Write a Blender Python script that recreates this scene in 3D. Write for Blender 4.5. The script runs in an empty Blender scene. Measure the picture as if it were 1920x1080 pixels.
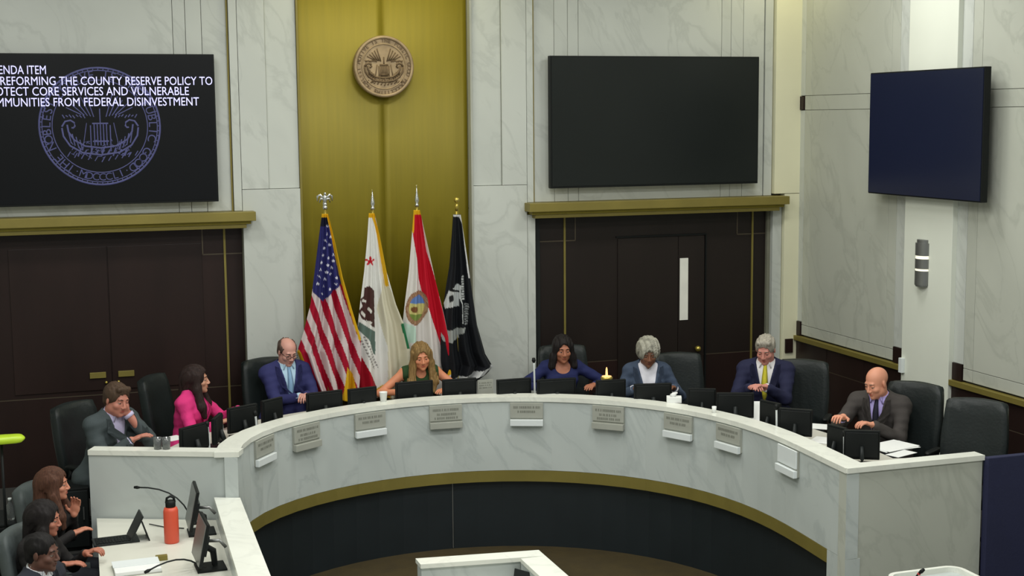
import bpy, bmesh, math, random
import numpy as np
from mathutils import Vector, Matrix
random.seed(7); RNG = np.random.RandomState(5)
C = bpy.context.scene.collection
SC = bpy.context.scene
# ------------------------------------------------------------------ camera
FPX = 2620.0
CAMZ = 3.35
def _frame(vr, vvx):
    Yd = np.array([vr[0]-960, -(vr[1]-540), -FPX], float); Yd /= np.linalg.norm(Yd)
    a = vvx-960; b = (FPX*Yd[2]-a*Yd[0])/Yd[1]
    D = np.array([a, b, -FPX]); D /= np.linalg.norm(D)
    if D[1] > 0: D = -D
    Z = -D; X = np.cross(Yd, Z)
    return np.array([X, Yd, Z])
RC = _frame((90, 228), 1150)
cam_d = bpy.data.cameras.new('camera'); cam = bpy.data.objects.new('camera', cam_d); C.objects.link(cam)
cam_d.sensor_width = 36; cam_d.lens = 36*FPX/1920; cam_d.clip_end = 100
M4 = Matrix([list(RC[0])+[0], list(RC[1])+[0], list(RC[2])+[CAMZ], [0, 0, 0, 1]])
cam.matrix_world = M4
SC.camera = cam
# ------------------------------------------------------------------ world, lights, exposure
SC.view_settings.view_transform = 'Standard'; SC.view_settings.look = 'None'
SC.view_settings.gamma = 1; SC.view_settings.use_curve_mapping = False
SC.view_settings.exposure = 0.0
w = bpy.data.worlds.new('world'); SC.world = w; w.use_nodes = True
w.node_tree.nodes['Background'].inputs[0].default_value = (0.95, 1.0, 0.97, 1)
w.node_tree.nodes['Background'].inputs[1].default_value = 0.42
def area(name, loc, size, sy, power, col, tilt=0.0):
    d = bpy.data.lights.new(name, 'AREA'); d.shape = 'RECTANGLE'; d.size = size; d.size_y = sy
    d.energy = power; d.color = col
    o = bpy.data.objects.new(name, d); C.objects.link(o); o.location = loc; o.rotation_euler = (tilt, 0, 0)
    return o
for i, x in enumerate((-0.6, 2.2, 5.0)):
    for j, y in enumerate((4.5, 7.8)):
        area('ceiling_light', (x, y, 5.35), 1.0, 1.0, 74, (1.0, 1.0, 0.97))
for i, x in enumerate((0.2, 3.1, 6.2)):
    area('ceiling_light', (x, 10.7, 5.35), 1.1, 0.6, 50, (1.0, 1.0, 0.95))
area('cove_light', (3.1, 12.75, 5.3), 1.5, 0.12, 16, (1.0, 0.95, 0.6))
area('cove_light', (7.15, 12.8, 5.3), 0.5, 0.15, 9, (1.0, 0.93, 0.62))

# ------------------------------------------------------------------ pixel -> point on a plane of the room
def _ray(px, py): return RC @ np.array([px-960, -(py-540), -FPX], float)
def atz(px, py, z):
    r = _ray(px, py); return r*((z-CAMZ)/r[2])+np.array([0, 0, CAMZ])
def aty(px, py, y):
    r = _ray(px, py); return r*(y/r[1])+np.array([0, 0, CAMZ])
def atx(px, py, x):
    r = _ray(px, py); return r*(x/r[0])+np.array([0, 0, CAMZ])
def proj(p):
    c = RC.T @ (np.asarray(p, float)-np.array([0, 0, CAMZ])); return (960+FPX*c[0]/-c[2], 540-FPX*c[1]/-c[2])

# ------------------------------------------------------------------ materials
def srgb(r, g, b):
    f = lambda v: (v/255/12.92) if v/255 <= 0.04045 else ((v/255+0.055)/1.055)**2.4
    return (f(r), f(g), f(b), 1)
def mat(name, col, rough=0.6, metal=0.0, var=0.08, scale=6.0, bump=0.0, emit=None, estr=0.0, spec=0.5, stretch=None):
    m = bpy.data.materials.new(name); m.use_nodes = True; nt = m.node_tree; N = nt.nodes; L = nt.links
    b = N['Principled BSDF']; b.inputs['Roughness'].default_value = rough; b.inputs['Metallic'].default_value = metal
    b.inputs['Specular IOR Level'].default_value = spec
    tc = N.new('ShaderNodeTexCoord'); mp = N.new('ShaderNodeMapping'); L.new(tc.outputs['Object'], mp.inputs[0])
    if stretch: mp.inputs['Scale'].default_value = stretch
    nz = N.new('ShaderNodeTexNoise'); nz.inputs['Scale'].default_value = scale; nz.inputs['Detail'].default_value = 4
    L.new(mp.outputs[0], nz.inputs['Vector'])
    cr = N.new('ShaderNodeValToRGB'); cr.color_ramp.elements[0].position = 0.3; cr.color_ramp.elements[1].position = 0.7
    cr.color_ramp.elements[0].color = tuple(c*(1-var) for c in col[:3])+(1,)
    cr.color_ramp.elements[1].color = tuple(min(1, c*(1+var)) for c in col[:3])+(1,)
    L.new(nz.outputs['Fac'], cr.inputs[0]); L.new(cr.outputs[0], b.inputs['Base Color'])
    if bump:
        bp = N.new('ShaderNodeBump'); bp.inputs['Strength'].default_value = bump; bp.inputs['Distance'].default_value = 0.01
        n2 = N.new('ShaderNodeTexNoise'); n2.inputs['Scale'].default_value = scale*8; L.new(mp.outputs[0], n2.inputs['Vector'])
        L.new(n2.outputs['Fac'], bp.inputs['Height']); L.new(bp.outputs[0], b.inputs['Normal'])
    if emit:
        b.inputs['Emission Color'].default_value = emit; b.inputs['Emission Strength'].default_value = estr
    return m
def marble(name, base, vein, rough=0.3, amount=0.5, ang=0.55):
    m = bpy.data.materials.new(name); m.use_nodes = True; nt = m.node_tree; N = nt.nodes; L = nt.links
    b = N['Principled BSDF']; b.inputs['Roughness'].default_value = rough; b.inputs['Specular IOR Level'].default_value = 0.35
    g = N.new('ShaderNodeNewGeometry'); oi = N.new('ShaderNodeObjectInfo')
    mul = N.new('ShaderNodeMath'); mul.operation = 'MULTIPLY'; mul.inputs[1].default_value = 7.0; L.new(oi.outputs['Random'], mul.inputs[0])
    add = N.new('ShaderNodeVectorMath'); L.new(g.outputs['Position'], add.inputs[0]); L.new(mul.outputs[0], add.inputs[1])
    mp = N.new('ShaderNodeMapping'); mp.vector_type = 'TEXTURE'; mp.inputs['Rotation'].default_value = (-0.5, -ang, 0.1); mp.inputs['Scale'].default_value = (0.62, 0.62, 2.6)
    L.new(add.outputs[0], mp.inputs[0])
    def nz(sc, det, dist, rgh=0.55):
        n = N.new('ShaderNodeTexNoise'); n.inputs['Scale'].default_value = sc; n.inputs['Detail'].default_value = det
        n.inputs['Distortion'].default_value = dist; n.inputs['Roughness'].default_value = rgh; L.new(mp.outputs[0], n.inputs['Vector']); return n
    a = nz(1.3, 6, 0.9); s = N.new('ShaderNodeMath'); s.operation = 'SUBTRACT'; s.inputs[1].default_value = 0.5; L.new(a.outputs['Fac'], s.inputs[0])
    ab = N.new('ShaderNodeMath'); ab.operation = 'ABSOLUTE'; L.new(s.outputs[0], ab.inputs[0])
    r1 = N.new('ShaderNodeValToRGB'); r1.color_ramp.elements[0].position = 0.0; r1.color_ramp.elements[0].color = (amount,)*3+(1,)
    r1.color_ramp.elements[1].position = 0.045; r1.color_ramp.elements[1].color = (0, 0, 0, 1); L.new(ab.outputs[0], r1.inputs[0])
    c2 = nz(0.9, 3, 0.3); r2 = N.new('ShaderNodeValToRGB'); r2.color_ramp.elements[0].position = 0.42; r2.color_ramp.elements[1].position = 0.72
    r2.color_ramp.elements[0].color = (0, 0, 0, 1); r2.color_ramp.elements[1].color = (amount*0.75,)*3+(1,); L.new(c2.outputs['Fac'], r2.inputs[0])
    mx = N.new('ShaderNodeMath'); mx.operation = 'MAXIMUM'; L.new(r1.outputs[0], mx.inputs[0]); L.new(r2.outputs[0], mx.inputs[1])
    mix = N.new('ShaderNodeMix'); mix.data_type = 'RGBA'; mix.inputs['A'].default_value = base; mix.inputs['B'].default_value = vein
    L.new(mx.outputs[0], mix.inputs['Factor']); L.new(mix.outputs['Result'], b.inputs['Base Color'])
    return m
M = {}
M['marble'] = marble('wall_marble', srgb(198, 202, 196), srgb(150, 155, 150), amount=0.27)
M['marble_cool'] = marble('dais_marble', srgb(194, 201, 198), srgb(142, 152, 152), amount=0.30)
M['marble_cap'] = marble('cap_marble', srgb(232, 234, 224), srgb(190, 192, 184), rough=0.25, amount=0.25)
M['marble_side'] = marble('side_marble', srgb(188, 191, 180), srgb(142, 146, 136), amount=0.28)
M['cream'] = mat('warm_lit_stone', srgb(226, 224, 194), 0.55, var=0.03, scale=2)  # cream tint carries the warm light falling on the corner pilaster
M['plaster'] = mat('white_plaster', srgb(224, 228, 216), 0.6, var=0.02, scale=2)
M['groove'] = mat('dark_groove', srgb(120, 120, 104), 0.8)
M['gold'] = mat('brushed_gold', srgb(130, 117, 22), 0.5, 0.25, var=0.05, scale=5, stretch=(6, 6, 0.25))
M['gold_trim'] = mat('gold_trim', srgb(134, 122, 60), 0.5, 0.35, var=0.08, scale=4)
M['brass'] = mat('polished_brass', srgb(200, 180, 90), 0.3, 0.8)
M['wood'] = mat('dark_wood', srgb(38, 25, 22), 0.42, var=0.22, scale=3, stretch=(1, 1, 0.2), spec=0.3)
M['wood2'] = mat('dark_wood_grey', srgb(34, 27, 24), 0.42, var=0.15, scale=3, stretch=(1, 1, 0.2), spec=0.3)
M['inlay'] = mat('dull_inlay', srgb(84, 74, 60), 0.5, 0.3)
M['navy'] = mat('navy_laminate', srgb(24, 32, 36), 0.5, var=0.12, scale=2)
M['navyblue'] = mat('navy_fabric', srgb(30, 34, 66), 0.8, var=0.05, bump=0.2)
M['carpet'] = mat('grey_carpet', srgb(104, 104, 98), 0.95, var=0.12, scale=14, bump=0.3)
M['carpet_brown'] = mat('brown_carpet', srgb(58, 47, 16), 0.9, var=0.15, scale=8, bump=0.3)
M['carpet_dark'] = mat('dark_carpet', srgb(52, 52, 50), 0.95, var=0.1, scale=14)
M['ceiling'] = mat('ceiling_white', srgb(225, 225, 215), 0.9, var=0.02)
M['black'] = mat('black_plastic', srgb(20, 23, 23), 0.5, var=0.1, spec=0.22)
M['black2'] = mat('charcoal_plastic', srgb(34, 38, 38), 0.45, var=0.1, spec=0.25)
M['screen'] = mat('dark_screen', srgb(28, 32, 31), 0.32, var=0.1, scale=1, spec=0.25)
M['screen_on'] = mat('lit_black_screen', srgb(12, 14, 17), 0.35, var=0.1, scale=1, spec=0.2)
M['screen_blue'] = mat('blue_screen', srgb(18, 22, 34), 0.22, var=0.1, scale=1, emit=(0.008, 0.011, 0.035, 1), estr=0.45)
M['text_on'] = mat('glowing_text', srgb(190, 190, 255), 0.5, emit=(0.62, 0.60, 1.0, 1), estr=0.85)
M['seal_on'] = mat('glowing_seal', srgb(56, 58, 104), 0.5, var=0.3, scale=18, emit=(0.12, 0.13, 0.30, 1), estr=0.16)
M['leather'] = mat('black_leather', srgb(28, 34, 34), 0.45, var=0.15, bump=0.15, spec=0.3)
M['leather2'] = mat('grey_leather', srgb(74, 82, 82), 0.6, var=0.1, bump=0.15)
M['metal'] = mat('grey_metal', srgb(130, 132, 130), 0.35, 0.7)
M['chrome'] = mat('chrome', srgb(210, 212, 210), 0.2, 0.9)
M['paper'] = mat('white_paper', srgb(232, 234, 232), 0.8, var=0.02)
M['plate'] = mat('nameplate_grey', srgb(166, 168, 158), 0.5, var=0.05)
M['plate_w'] = mat('nameplate_white', srgb(226, 232, 232), 0.4, var=0.02)
M['print'] = mat('print_grey', srgb(128, 130, 120), 0.8)
M['worktop'] = mat('worktop_grey', srgb(196, 194, 184), 0.5, var=0.03)
M['desk_white'] = mat('clerk_desk_top', srgb(214, 214, 202), 0.45, var=0.02)
M['bronze'] = mat('seal_bronze', srgb(162, 140, 108), 0.55, 0.35, var=0.2, scale=14)
M['bronze_d'] = mat('seal_bronze_dark', srgb(112, 92, 66), 0.55, 0.35, var=0.2, scale=20)
M['glass_lit'] = mat('lit_glass', srgb(240, 238, 215), 0.5, emit=(1, 0.95, 0.75, 1), estr=0.75)
M['slit'] = mat('frosted_glass', srgb(196, 196, 184), 0.3, emit=(0.5, 0.5, 0.44, 1), estr=0.35)
M['lime'] = mat('lime_glass', srgb(176, 205, 50), 0.3, emit=(0.42, 0.6, 0.03, 1), estr=0.18)
M['orange'] = mat('orange_steel', srgb(214, 84, 58), 0.4, var=0.03)
M['glint'] = mat('brass_glint', srgb(250, 180, 100), 0.5, emit=(1, 0.55, 0.25, 1), estr=1.0)  # bright reflection on the brass, given as emission
M['glass'] = mat('drinking_glass', srgb(200, 205, 205), 0.1, var=0.02)
M['glass'].node_tree.nodes['Principled BSDF'].inputs['Transmission Weight'].default_value = 0.85
M['eye'] = mat('eye_white', srgb(190, 180, 172), 0.3, var=0.02)
M['iris'] = mat('iris', srgb(36, 26, 20), 0.3)
M['red'] = mat('red_plastic', srgb(190, 40, 40), 0.4)

# ------------------------------------------------------------------ mesh helpers
def link_mesh(name, bm, material, parent=None, smooth=False, mats=None):
    me = bpy.data.meshes.new(name); bm.to_mesh(me); bm.free()
    for mm in (mats or [material]): me.materials.append(mm)
    if smooth: me.polygons.foreach_set('use_smooth', [True]*len(me.polygons))
    o = bpy.data.objects.new(name, me); C.objects.link(o)
    if parent: o.parent = parent
    return o
def add_box(bm, x0, x1, y0, y1, z0, z1, bev=0.0):
    r = bmesh.ops.create_cube(bm, size=1)
    vs = r['verts']
    for v in vs:
        v.co = Vector(((x0+x1)/2+v.co.x*(x1-x0), (y0+y1)/2+v.co.y*(y1-y0), (z0+z1)/2+v.co.z*(z1-z0)))
    if bev:
        es = list({e for v in vs for e in v.link_edges})
        bmesh.ops.bevel(bm, geom=es, offset=bev, segments=2, affect='EDGES', profile=0.6)
    return vs
def box(name, x0, x1, y0, y1, z0, z1, m, parent=None, bev=0.0):
    bm = bmesh.new(); add_box(bm, x0, x1, y0, y1, z0, z1, bev); return link_mesh(name, bm, m, parent)
def prism(bm, poly, z0, z1):
    n = len(poly); a = [bm.verts.new((p[0], p[1], z0)) for p in poly]; b = [bm.verts.new((p[0], p[1], z1)) for p in poly]
    bm.faces.new(a[::-1]); bm.faces.new(b)
    for i in range(n): bm.faces.new((a[i], a[(i+1) % n], b[(i+1) % n], b[i]))
    bmesh.ops.recalc_face_normals(bm, faces=bm.faces)
def add_cyl(bm, p0, p1, r0, r1=None, seg=16, caps=True):
    r1 = r0 if r1 is None else r1
    p0 = Vector(p0); p1 = Vector(p1); d = p1-p0
    r = bmesh.ops.create_cone(bm, cap_ends=caps, cap_tris=False, segments=seg, radius1=max(r0, 1e-5), radius2=max(r1, 1e-5), depth=d.length)
    q = Vector((0, 0, 1)).rotation_difference(d.normalized()).to_matrix().to_4x4()
    bmesh.ops.transform(bm, matrix=Matrix.Translation((p0+p1)/2) @ q, verts=r['verts'])
def add_ball(bm, c, r, seg=14, rings=10, rot=None):
    rr = r if hasattr(r, '__len__') else (r, r, r)
    k = bmesh.ops.create_uvsphere(bm, u_segments=seg, v_segments=rings, radius=1)
    mt = Matrix.Translation(Vector(c)) @ (rot.to_4x4() if rot else Matrix.Identity(4)) @ Matrix.Diagonal((rr[0], rr[1], rr[2], 1))
    bmesh.ops.transform(bm, matrix=mt, verts=k['verts'])
def add_tube(bm, pts, r, seg=8):
    pts = [Vector(p) for p in pts]; rings = []
    for i, p in enumerate(pts):
        d = (pts[min(i+1, len(pts)-1)]-pts[max(i-1, 0)]).normalized()
        u = d.cross(Vector((0, 0, 1)));  u = u if u.length > 1e-3 else d.cross(Vector((0, 1, 0)))
        u.normalize(); v = d.cross(u); ri = r[i] if hasattr(r, '__len__') else r
        rings.append([bm.verts.new(p+u*ri*math.cos(a)+v*ri*math.sin(a)) for a in [2*math.pi*k/seg for k in range(seg)]])
    for a, b in zip(rings, rings[1:]):
        for k in range(seg): bm.faces.new((a[k], a[(k+1) % seg], b[(k+1) % seg], b[k]))
    bm.faces.new(rings[0][::-1]); bm.faces.new(rings[-1])
def add_lathe(bm, prof, c=(0, 0, 0), seg=20):
    rings = [[bm.verts.new((c[0]+r*math.cos(2*math.pi*k/seg), c[1]+r*math.sin(2*math.pi*k/seg), c[2]+z)) for k in range(seg)] for r, z in prof]
    for a, b in zip(rings, rings[1:]):
        for k in range(seg): bm.faces.new((a[k], a[(k+1) % seg], b[(k+1) % seg], b[k]))
    bm.faces.new(rings[0][::-1]); bm.faces.new(rings[-1])
def tag(o, label, cat, group=None):
    o['label'] = label; o['category'] = cat
    if group: o['group'] = group
    return o
def thing(name, label, cat, loc=(0, 0, 0), rz=0.0, group=None):
    o = bpy.data.objects.new(name, None); C.objects.link(o); o.empty_display_size = 0.1
    o.location = loc; o.rotation_euler = (0, 0, rz)
    return tag(o, label, cat, group)
def struct(o): o['kind'] = 'structure'; return o
def empty_struct(name, loc=(0, 0, 0)):
    o = bpy.data.objects.new(name, None); C.objects.link(o); o.location = loc; return struct(o)
def copy_tree(o, parent=None):
    c = o.copy(); C.objects.link(c)
    if parent: c.parent = parent
    for ch in list(o.children): copy_tree(ch, c)
    return c
def text_bm(s, size, depth, xscale=1.0, align='CENTER', bold=0.0):
    cu = bpy.data.curves.new('t', 'FONT'); cu.body = s; cu.size = size; cu.extrude = depth; cu.align_x = align; cu.align_y = 'CENTER'
    cu.offset = bold; cu.resolution_u = 3
    o = bpy.data.objects.new('t', cu); C.objects.link(o)
    dg = bpy.context.evaluated_depsgraph_get(); me = bpy.data.meshes.new_from_object(o.evaluated_get(dg))
    bm = bmesh.new(); bm.from_mesh(me)
    bmesh.ops.scale(bm, vec=(xscale, 1, 1), verts=bm.verts)
    bpy.data.objects.remove(o); bpy.data.curves.remove(cu); bpy.data.meshes.remove(me)
    return bm
def merge(bm, other, mt):
    me = bpy.data.meshes.new('x'); other.transform(mt); other.to_mesh(me); other.free(); bm.from_mesh(me); bpy.data.meshes.remove(me)
STAND = Matrix.Rotation(math.pi/2, 4, 'X')      # text in XY -> upright, facing -Y

# ================================================================== THE ROOM
YB = 13.30; XR = 7.60; ZT = 5.4; ZW = -0.56
box_floor = struct(box('floor', -4, 10, -1.5, 14.2, ZW-0.1, ZW, M['carpet']))
struct(box('ceiling', -4, 10, 2.5, 14.2, ZT+0.05, ZT+0.15, M['ceiling']))
# dais platform
wb = empty_struct('wall_back')
box('backing', -4, 2.27, YB+0.06, YB+0.1, 2.45, ZT+0.05, M['groove'], wb); box('backing', 3.95, 7.9, YB+0.06, YB+0.1, 2.45, ZT+0.05, M['groove'], wb)
box('backing', 2.1, 4.1, YB+0.19, YB+0.22, ZW, ZT+0.05, M['groove'], wb)
box('backing', 1.7, 2.27, YB+0.06, YB+0.1, ZW, 2.46, M['groove'], wb)
box('backing', 3.95, 4.62, YB+0.06, YB+0.1, ZW, 2.46, M['groove'], wb)
box('backing', 7.28, 7.9, YB+0.06, YB+0.1, ZW, 2.46, M['groove'], wb)
G = 0.002
def slab(x0, x1, z0, z1, m='marble', y=YB, parent=None):
    return box('marble_slab', x0+G, x1-G, y, y+0.055, z0+G, z1-G, M[m], parent or wb, 0.003)
# TV bays (above the lintels): narrow strips and a wide middle slab, mirrored about the niche
for sgn in (-1, 1):
    cx = 3.11
    edges = [1.50, 1.73, 1.873, 1.987]
    lo, hi = 3.583, 3.697
    xs = [1.498, 1.728, 1.873, 1.987, 3.583, 3.692, 3.835, 4.08]
    for a, b in zip(xs, xs[1:]):
        for z0, z1 in ((2.50, 5.4),):
            x0, x1 = (cx-b, cx-a) if sgn < 0 else (cx+a, cx+b)
            slab(x0, x1, z0, z1, y=YB+0.012)
    xa = cx+sgn*1.498
    box('gold_inlay', xa-0.007, xa+0.007, YB-0.008, YB+0.05, 2.5, ZT, M['gold_trim'], wb)
    # piers beside the niche
    if sgn < 0:
        slab(1.622, 1.70, 2.5, ZT, y=YB-0.03); slab(1.70, 1.955, 2.70, ZT, y=YB-0.03); slab(1.955, 2.25, 2.70, ZT, y=YB-0.005)
        slab(1.70, 2.25, 0.0, 2.70, y=YB-0.03)
    else:
        slab(3.965, 4.27, 2.68, ZT, y=YB-0.005); slab(4.27, 4.53, 2.68, ZT, y=YB-0.03); slab(4.53, 4.60, 2.5, ZT, y=YB-0.03)
        slab(3.965, 4.53, 0.0, 2.68, y=YB-0.03)
slab(4.53, 4.615, 0.0, 2.38, y=YB-0.03); slab(1.615, 1.70, 2.38, 2.5, y=YB-0.03)
# right end: marble strip and corner pilaster, warm light put into its cream colour
slab(7.195, 7.29, 2.5, ZT); slab(7.31, 7.42, 0, 2.5)
struct(box('trim_1', 7.30, XR+0.02, YB-0.05, YB+0.055, 2.52, ZT, M['cream'], None, 0.004))
struct(box('trim_2', 7.425, XR+0.02, YB-0.05, YB+0.055, 0, 2.515, M['cream'], None, 0.004))
box('base_block', 7.45, 7.54, YB-0.07, YB-0.05, 0.80, 0.95, M['wood'], bpy.data.objects['trim_2'])
slab(-4, 3.11-4.08, 2.5, ZT); slab(-4, -1.1, 0, 2.5)
# gold niche: two slightly concave gold panels behind the piers
nc = empty_struct('trim_3')
for k, (a, b) in enumerate(((2.245, 3.1065), (3.1075, 3.97))):
    bm = bmesh.new(); n = 14
    rows = []
    for i in range(n+1):
        x = a+(b-a)*i/n; t = (x-3.107)/0.86
        y = YB+0.13-0.03*t*t
        rows.append([bm.verts.new((x, y, 0)), bm.verts.new((x, y, ZT)), bm.verts.new((x, y+0.03, ZT)), bm.verts.new((x, y+0.03, 0))])
    for p, q in zip(rows, rows[1:]):
        for j in range(4): bm.faces.new((p[j], q[j], q[(j+1) % 4], p[(j+1) % 4]))
    bm.faces.new(rows[0]); bm.faces.new(rows[-1][::-1]); bmesh.ops.recalc_face_normals(bm, faces=bm.faces)
    link_mesh('gold_panel', bm, M['gold'], nc, True)
box('gold_edge', 3.945, 3.965, YB-0.04, YB+0.05, 0, ZT, M['plate'], nc); box('gold_edge', 2.25, 2.268, YB-0.03, YB+0.05, 0, ZT, M['gold_trim'], nc)

# door recesses: dark wood panelling, lintels, inlays
def bay(x0, x1, cx, right):
    w_ = empty_struct('trim_4' if not right else 'trim_5')
    yw = YB+0.10
    zr = 0.815
    for a, b in ((x0, x1),):
        box('wood_panel', a, b, yw, yw+0.04, zr+0.006, 2.45, M['wood2'] if right else M['wood'], w_)
        box('wood_panel', a, b, yw, yw+0.04, 0, zr-0.006, M['wood'], w_)
    box('rail_inlay', x0, x1, yw+0.004, yw+0.03, zr-0.006, zr+0.006, M['inlay'], w_)
    for gx in (x0+0.165 if not right else 4.96+0.012, x1-0.165 if not right else 7.12):
        box('gold_strip', gx-0.010, gx+0.010, yw-0.012, yw, 0, 2.42, M['gold_trim'], w_)
    s = 0.27
    for gx, sg in ((x0+0.47, 1), (x1-0.37, -1)):
        box('inlay_strip', gx-0.006, gx+0.006, yw-0.004, yw, 2.09, 2.40, M['inlay'], w_)
        e = x0 if sg > 0 else x1
        box('inlay_strip', min(e, gx), max(e, gx), yw-0.004, yw, 2.084, 2.096, M['inlay'], w_)
    if right: box('jamb_strip', x0, x0+0.075, yw-0.03, yw, 0, 2.40, M['black2'], w_)
bay(-1.02, 1.70, 0.35, False); bay(4.62, 7.31, 5.95, True)
for nm, a, b in (('lintel', -1.15, 1.80), ('lintel', 4.50, 7.40)):
    t = empty_struct('trim_6' if a < 0 else 'trim_7')
    box('lintel_cap', a, b, YB-0.20, YB+0.02, 2.415, 2.50, M['gold_trim'], t, 0.004)
    box('lintel_shadow_bed', a+0.04, b-0.04, YB-0.15, YB+0.02, 2.385, 2.415, M['gold'], t)
    box('lintel_bed', a+0.08, b-0.08, YB-0.13, YB+0.06, 2.345, 2.385, M['gold_trim'], t, 0.003)
# doors
yd = YB+0.10
d1 = empty_struct('door_1', (0.46, yd, 0))
for s in (-1, 1):
    box('door_leaf', min(s*0.005, s*0.86), max(s*0.005, s*0.86), -0.012, 0.01, 0.86, 2.2, M['wood'], d1, 0.003)
    box('push_plate', min(s*0.055, s*0.20), max(s*0.055, s*0.20), -0.03, -0.012, 0.975, 1.03, M['gold_trim'], d1, 0.003)
    bm = bmesh.new(); add_ball(bm, (s*0.055, -0.025, 0.93), 0.014, 10, 8); link_mesh('lock', bm, M['brass'], d1, True)
d2 = empty_struct('door_2', (6.06, yd, 0))
bm = bmesh.new(); add_box(bm, -0.5, 0.185, -0.014, 0.01, 0.05, 2.09, 0.003)
link_mesh('door_leaf', bm, M['wood2'], d2)
box('door_stop', 0.50, 0.515, -0.02, 0.01, 0.0, 2.10, M['black'], d2); box('door_stop', -0.52, 0.515, -0.02, 0.01, 2.10, 2.115, M['black'], d2)
box('door_leaf', 0.19, 0.49, -0.014, 0.01, 0.05, 2.09, M['wood2'], d2, 0.003)
box('slit_window', 0.205, 0.30, -0.022, -0.012, 1.20, 1.86, M['slit'], d2, 0.002)
bm = bmesh.new(); add_cyl(bm, (0.40, -0.05, 0.89), (0.40, -0.01, 0.89), 0.015); add_ball(bm, (0.40, -0.065, 0.89), 0.032); link_mesh('door_knob', bm, M['brass'], d2, True)

# ---------------- right wall
wr = empty_struct('wall_right')
box('backing', XR+0.05, XR+0.1, 2, YB+0.1, ZW, ZT, M['groove'], wr)
def rslab(y0, y1, z0, z1, m='marble_side', x=XR):
    return box('marble_slab', x, x+0.055, y0+G, y1-G, z0+G, z1-G, M[m], wr, 0.003)
def bayR(ylo, yhi, near_strips=True):
    # border strips | panel | border strips between ylo (near) and yhi (far)
    e = [yhi, yhi-0.155, yhi-0.29, ylo+0.36, ylo+0.22, ylo]
    for a, b in zip(e, e[1:]):
        if (a, b) in ((e[0], e[1]), (e[4], e[5])):
            rslab(b, a, 1.14, 3.40, 'marble'); rslab(b, a, 3.55, ZT, 'marble')
            box('wood_block', XR-0.012, XR+0.05, b+0.01, a-0.01, 0.99, 1.14, M['wood'], wr)
            if yhi > 12: box('wood_block', XR-0.012, XR+0.05, b+0.01, a-0.01, 3.405, 3.545, M['wood'], wr)
            else: rslab(b, a, 3.40, 3.55, 'marble')
        else:
            rslab(b, a, 1.11, 3.40); rslab(b, a, 3.40, 3.55); rslab(b, a, 3.55, ZT); rslab(b, a, 1.0, 1.11)
bayR(11.21, 13.32); bayR(8.2, 10.50); bayR(5.0, 7.2)
for y0, y1 in ((11.21, 13.32), (7.2, 10.50), (2, 7.2)):
    box('gold_rail', XR-0.045, XR+0.02, y0, y1, 0.935, 0.985, M['gold_trim'], wr, 0.003)
    n = 3
    for i in range(n):
        a = y0+(y1-y0)*i/n; b = y0+(y1-y0)*(i+1)/n
        box('wainscot_panel', XR-0.012, XR+0.05, a+0.004, b-0.004, 0.70, 0.935, M['wood'], wr, 0.002)
        box('wainscot_panel', XR-0.012, XR+0.05, a+0.004, b-0.004, 0, 0.69, M['wood'], wr, 0.002)
    box('rail_inlay', XR-0.008, XR+0.03, y0, y1, 0.689, 0.701, M['inlay'], wr)
struct(box('wall_left', -4.1, -4.0, -1.5, 14, ZW, ZT, M['plaster']))
for i, (y0, y1) in enumerate(((10.49, 11.22), (7.25, 8.15))):
    struct(box('trim_%d' % (8+i), XR-0.05, XR+0.06, y0, y1, 0, ZT, M['plaster'], None, 0.004))
q = atx(1698, 700, XR-0.05)
tag(box('wall_switch', XR-0.085, XR-0.05, 11.16, 11.215, 0.93, 1.07, M['plate_w'], None, 0.004), 'small white switch box on the far edge of the white pilaster, at chair rail height', 'switch')

# ---------------- platform floor of the dais
cF = np.array([3.17, 9.6])
FR = [(1.247, 10.50), (1.309, 10.744), (1.398, 10.948), (1.52, 11.135), (1.669, 11.303), (1.839, 11.45), (2.026, 11.576), (2.227, 11.679), (2.437, 11.76), (2.655, 11.819), (2.877, 11.856), (3.101, 11.871), (3.325, 11.864), (3.548, 11.834), (3.766, 11.783), (3.977, 11.71), (4.18, 11.617), (4.371, 11.502), (4.549, 11.369), (4.711, 11.218), (4.855, 11.051), (4.981, 10.871), (5.086, 10.68), (5.171, 10.48), (5.236, 10.274), (5.282, 10.065), (5.312, 9.853), (5.326, 9.64), (5.329, 9.426), (5.323, 9.21), (5.312, 8.989), (5.299, 8.757), (5.288, 8.492)]
FR = np.array(FR)
def normals(P):
    t = np.gradient(P, axis=0); n = np.c_[-t[:, 1], t[:, 0]]; n /= np.linalg.norm(n, axis=1)[:, None]
    s = np.sign(((P-cF)*n).sum(1))[:, None]; return n*s
NR = normals(FR)
def off(d): return FR+NR*d
def ribbon(name, i0, i1, d0, d1, z0, z1, m, parent, bev=0):
    a = off(d0)[i0:i1+1]; b = off(d1)[i0:i1+1]; bm = bmesh.new(); R = []
    for p, q in zip(a, b):
        R.append([bm.verts.new((p[0], p[1], z0)), bm.verts.new((p[0], p[1], z1)), bm.verts.new((q[0], q[1], z1)), bm.verts.new((q[0], q[1], z0))])
    for u, v in zip(R, R[1:]):
        for j in range(4): bm.faces.new((u[j], v[j], v[(j+1) % 4], u[(j+1) % 4]))
    bm.faces.new(R[0]); bm.faces.new(R[-1][::-1]); bmesh.ops.recalc_face_normals(bm, faces=bm.faces)
    o = link_mesh(name, bm, m, parent, False); return o
plat = [tuple(p) for p in off(0.18)]
bm = bmesh.new(); prism(bm, plat+[(6.40, 8.58), (XR-0.02, 8.58), (XR-0.02, YB+0.1), (-3.9, YB+0.1), (-3.9, 11.3), (0.15, 11.12)], ZW, 0.0)
pf = link_mesh('floor', bm, M['carpet_dark']); struct(pf)
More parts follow.
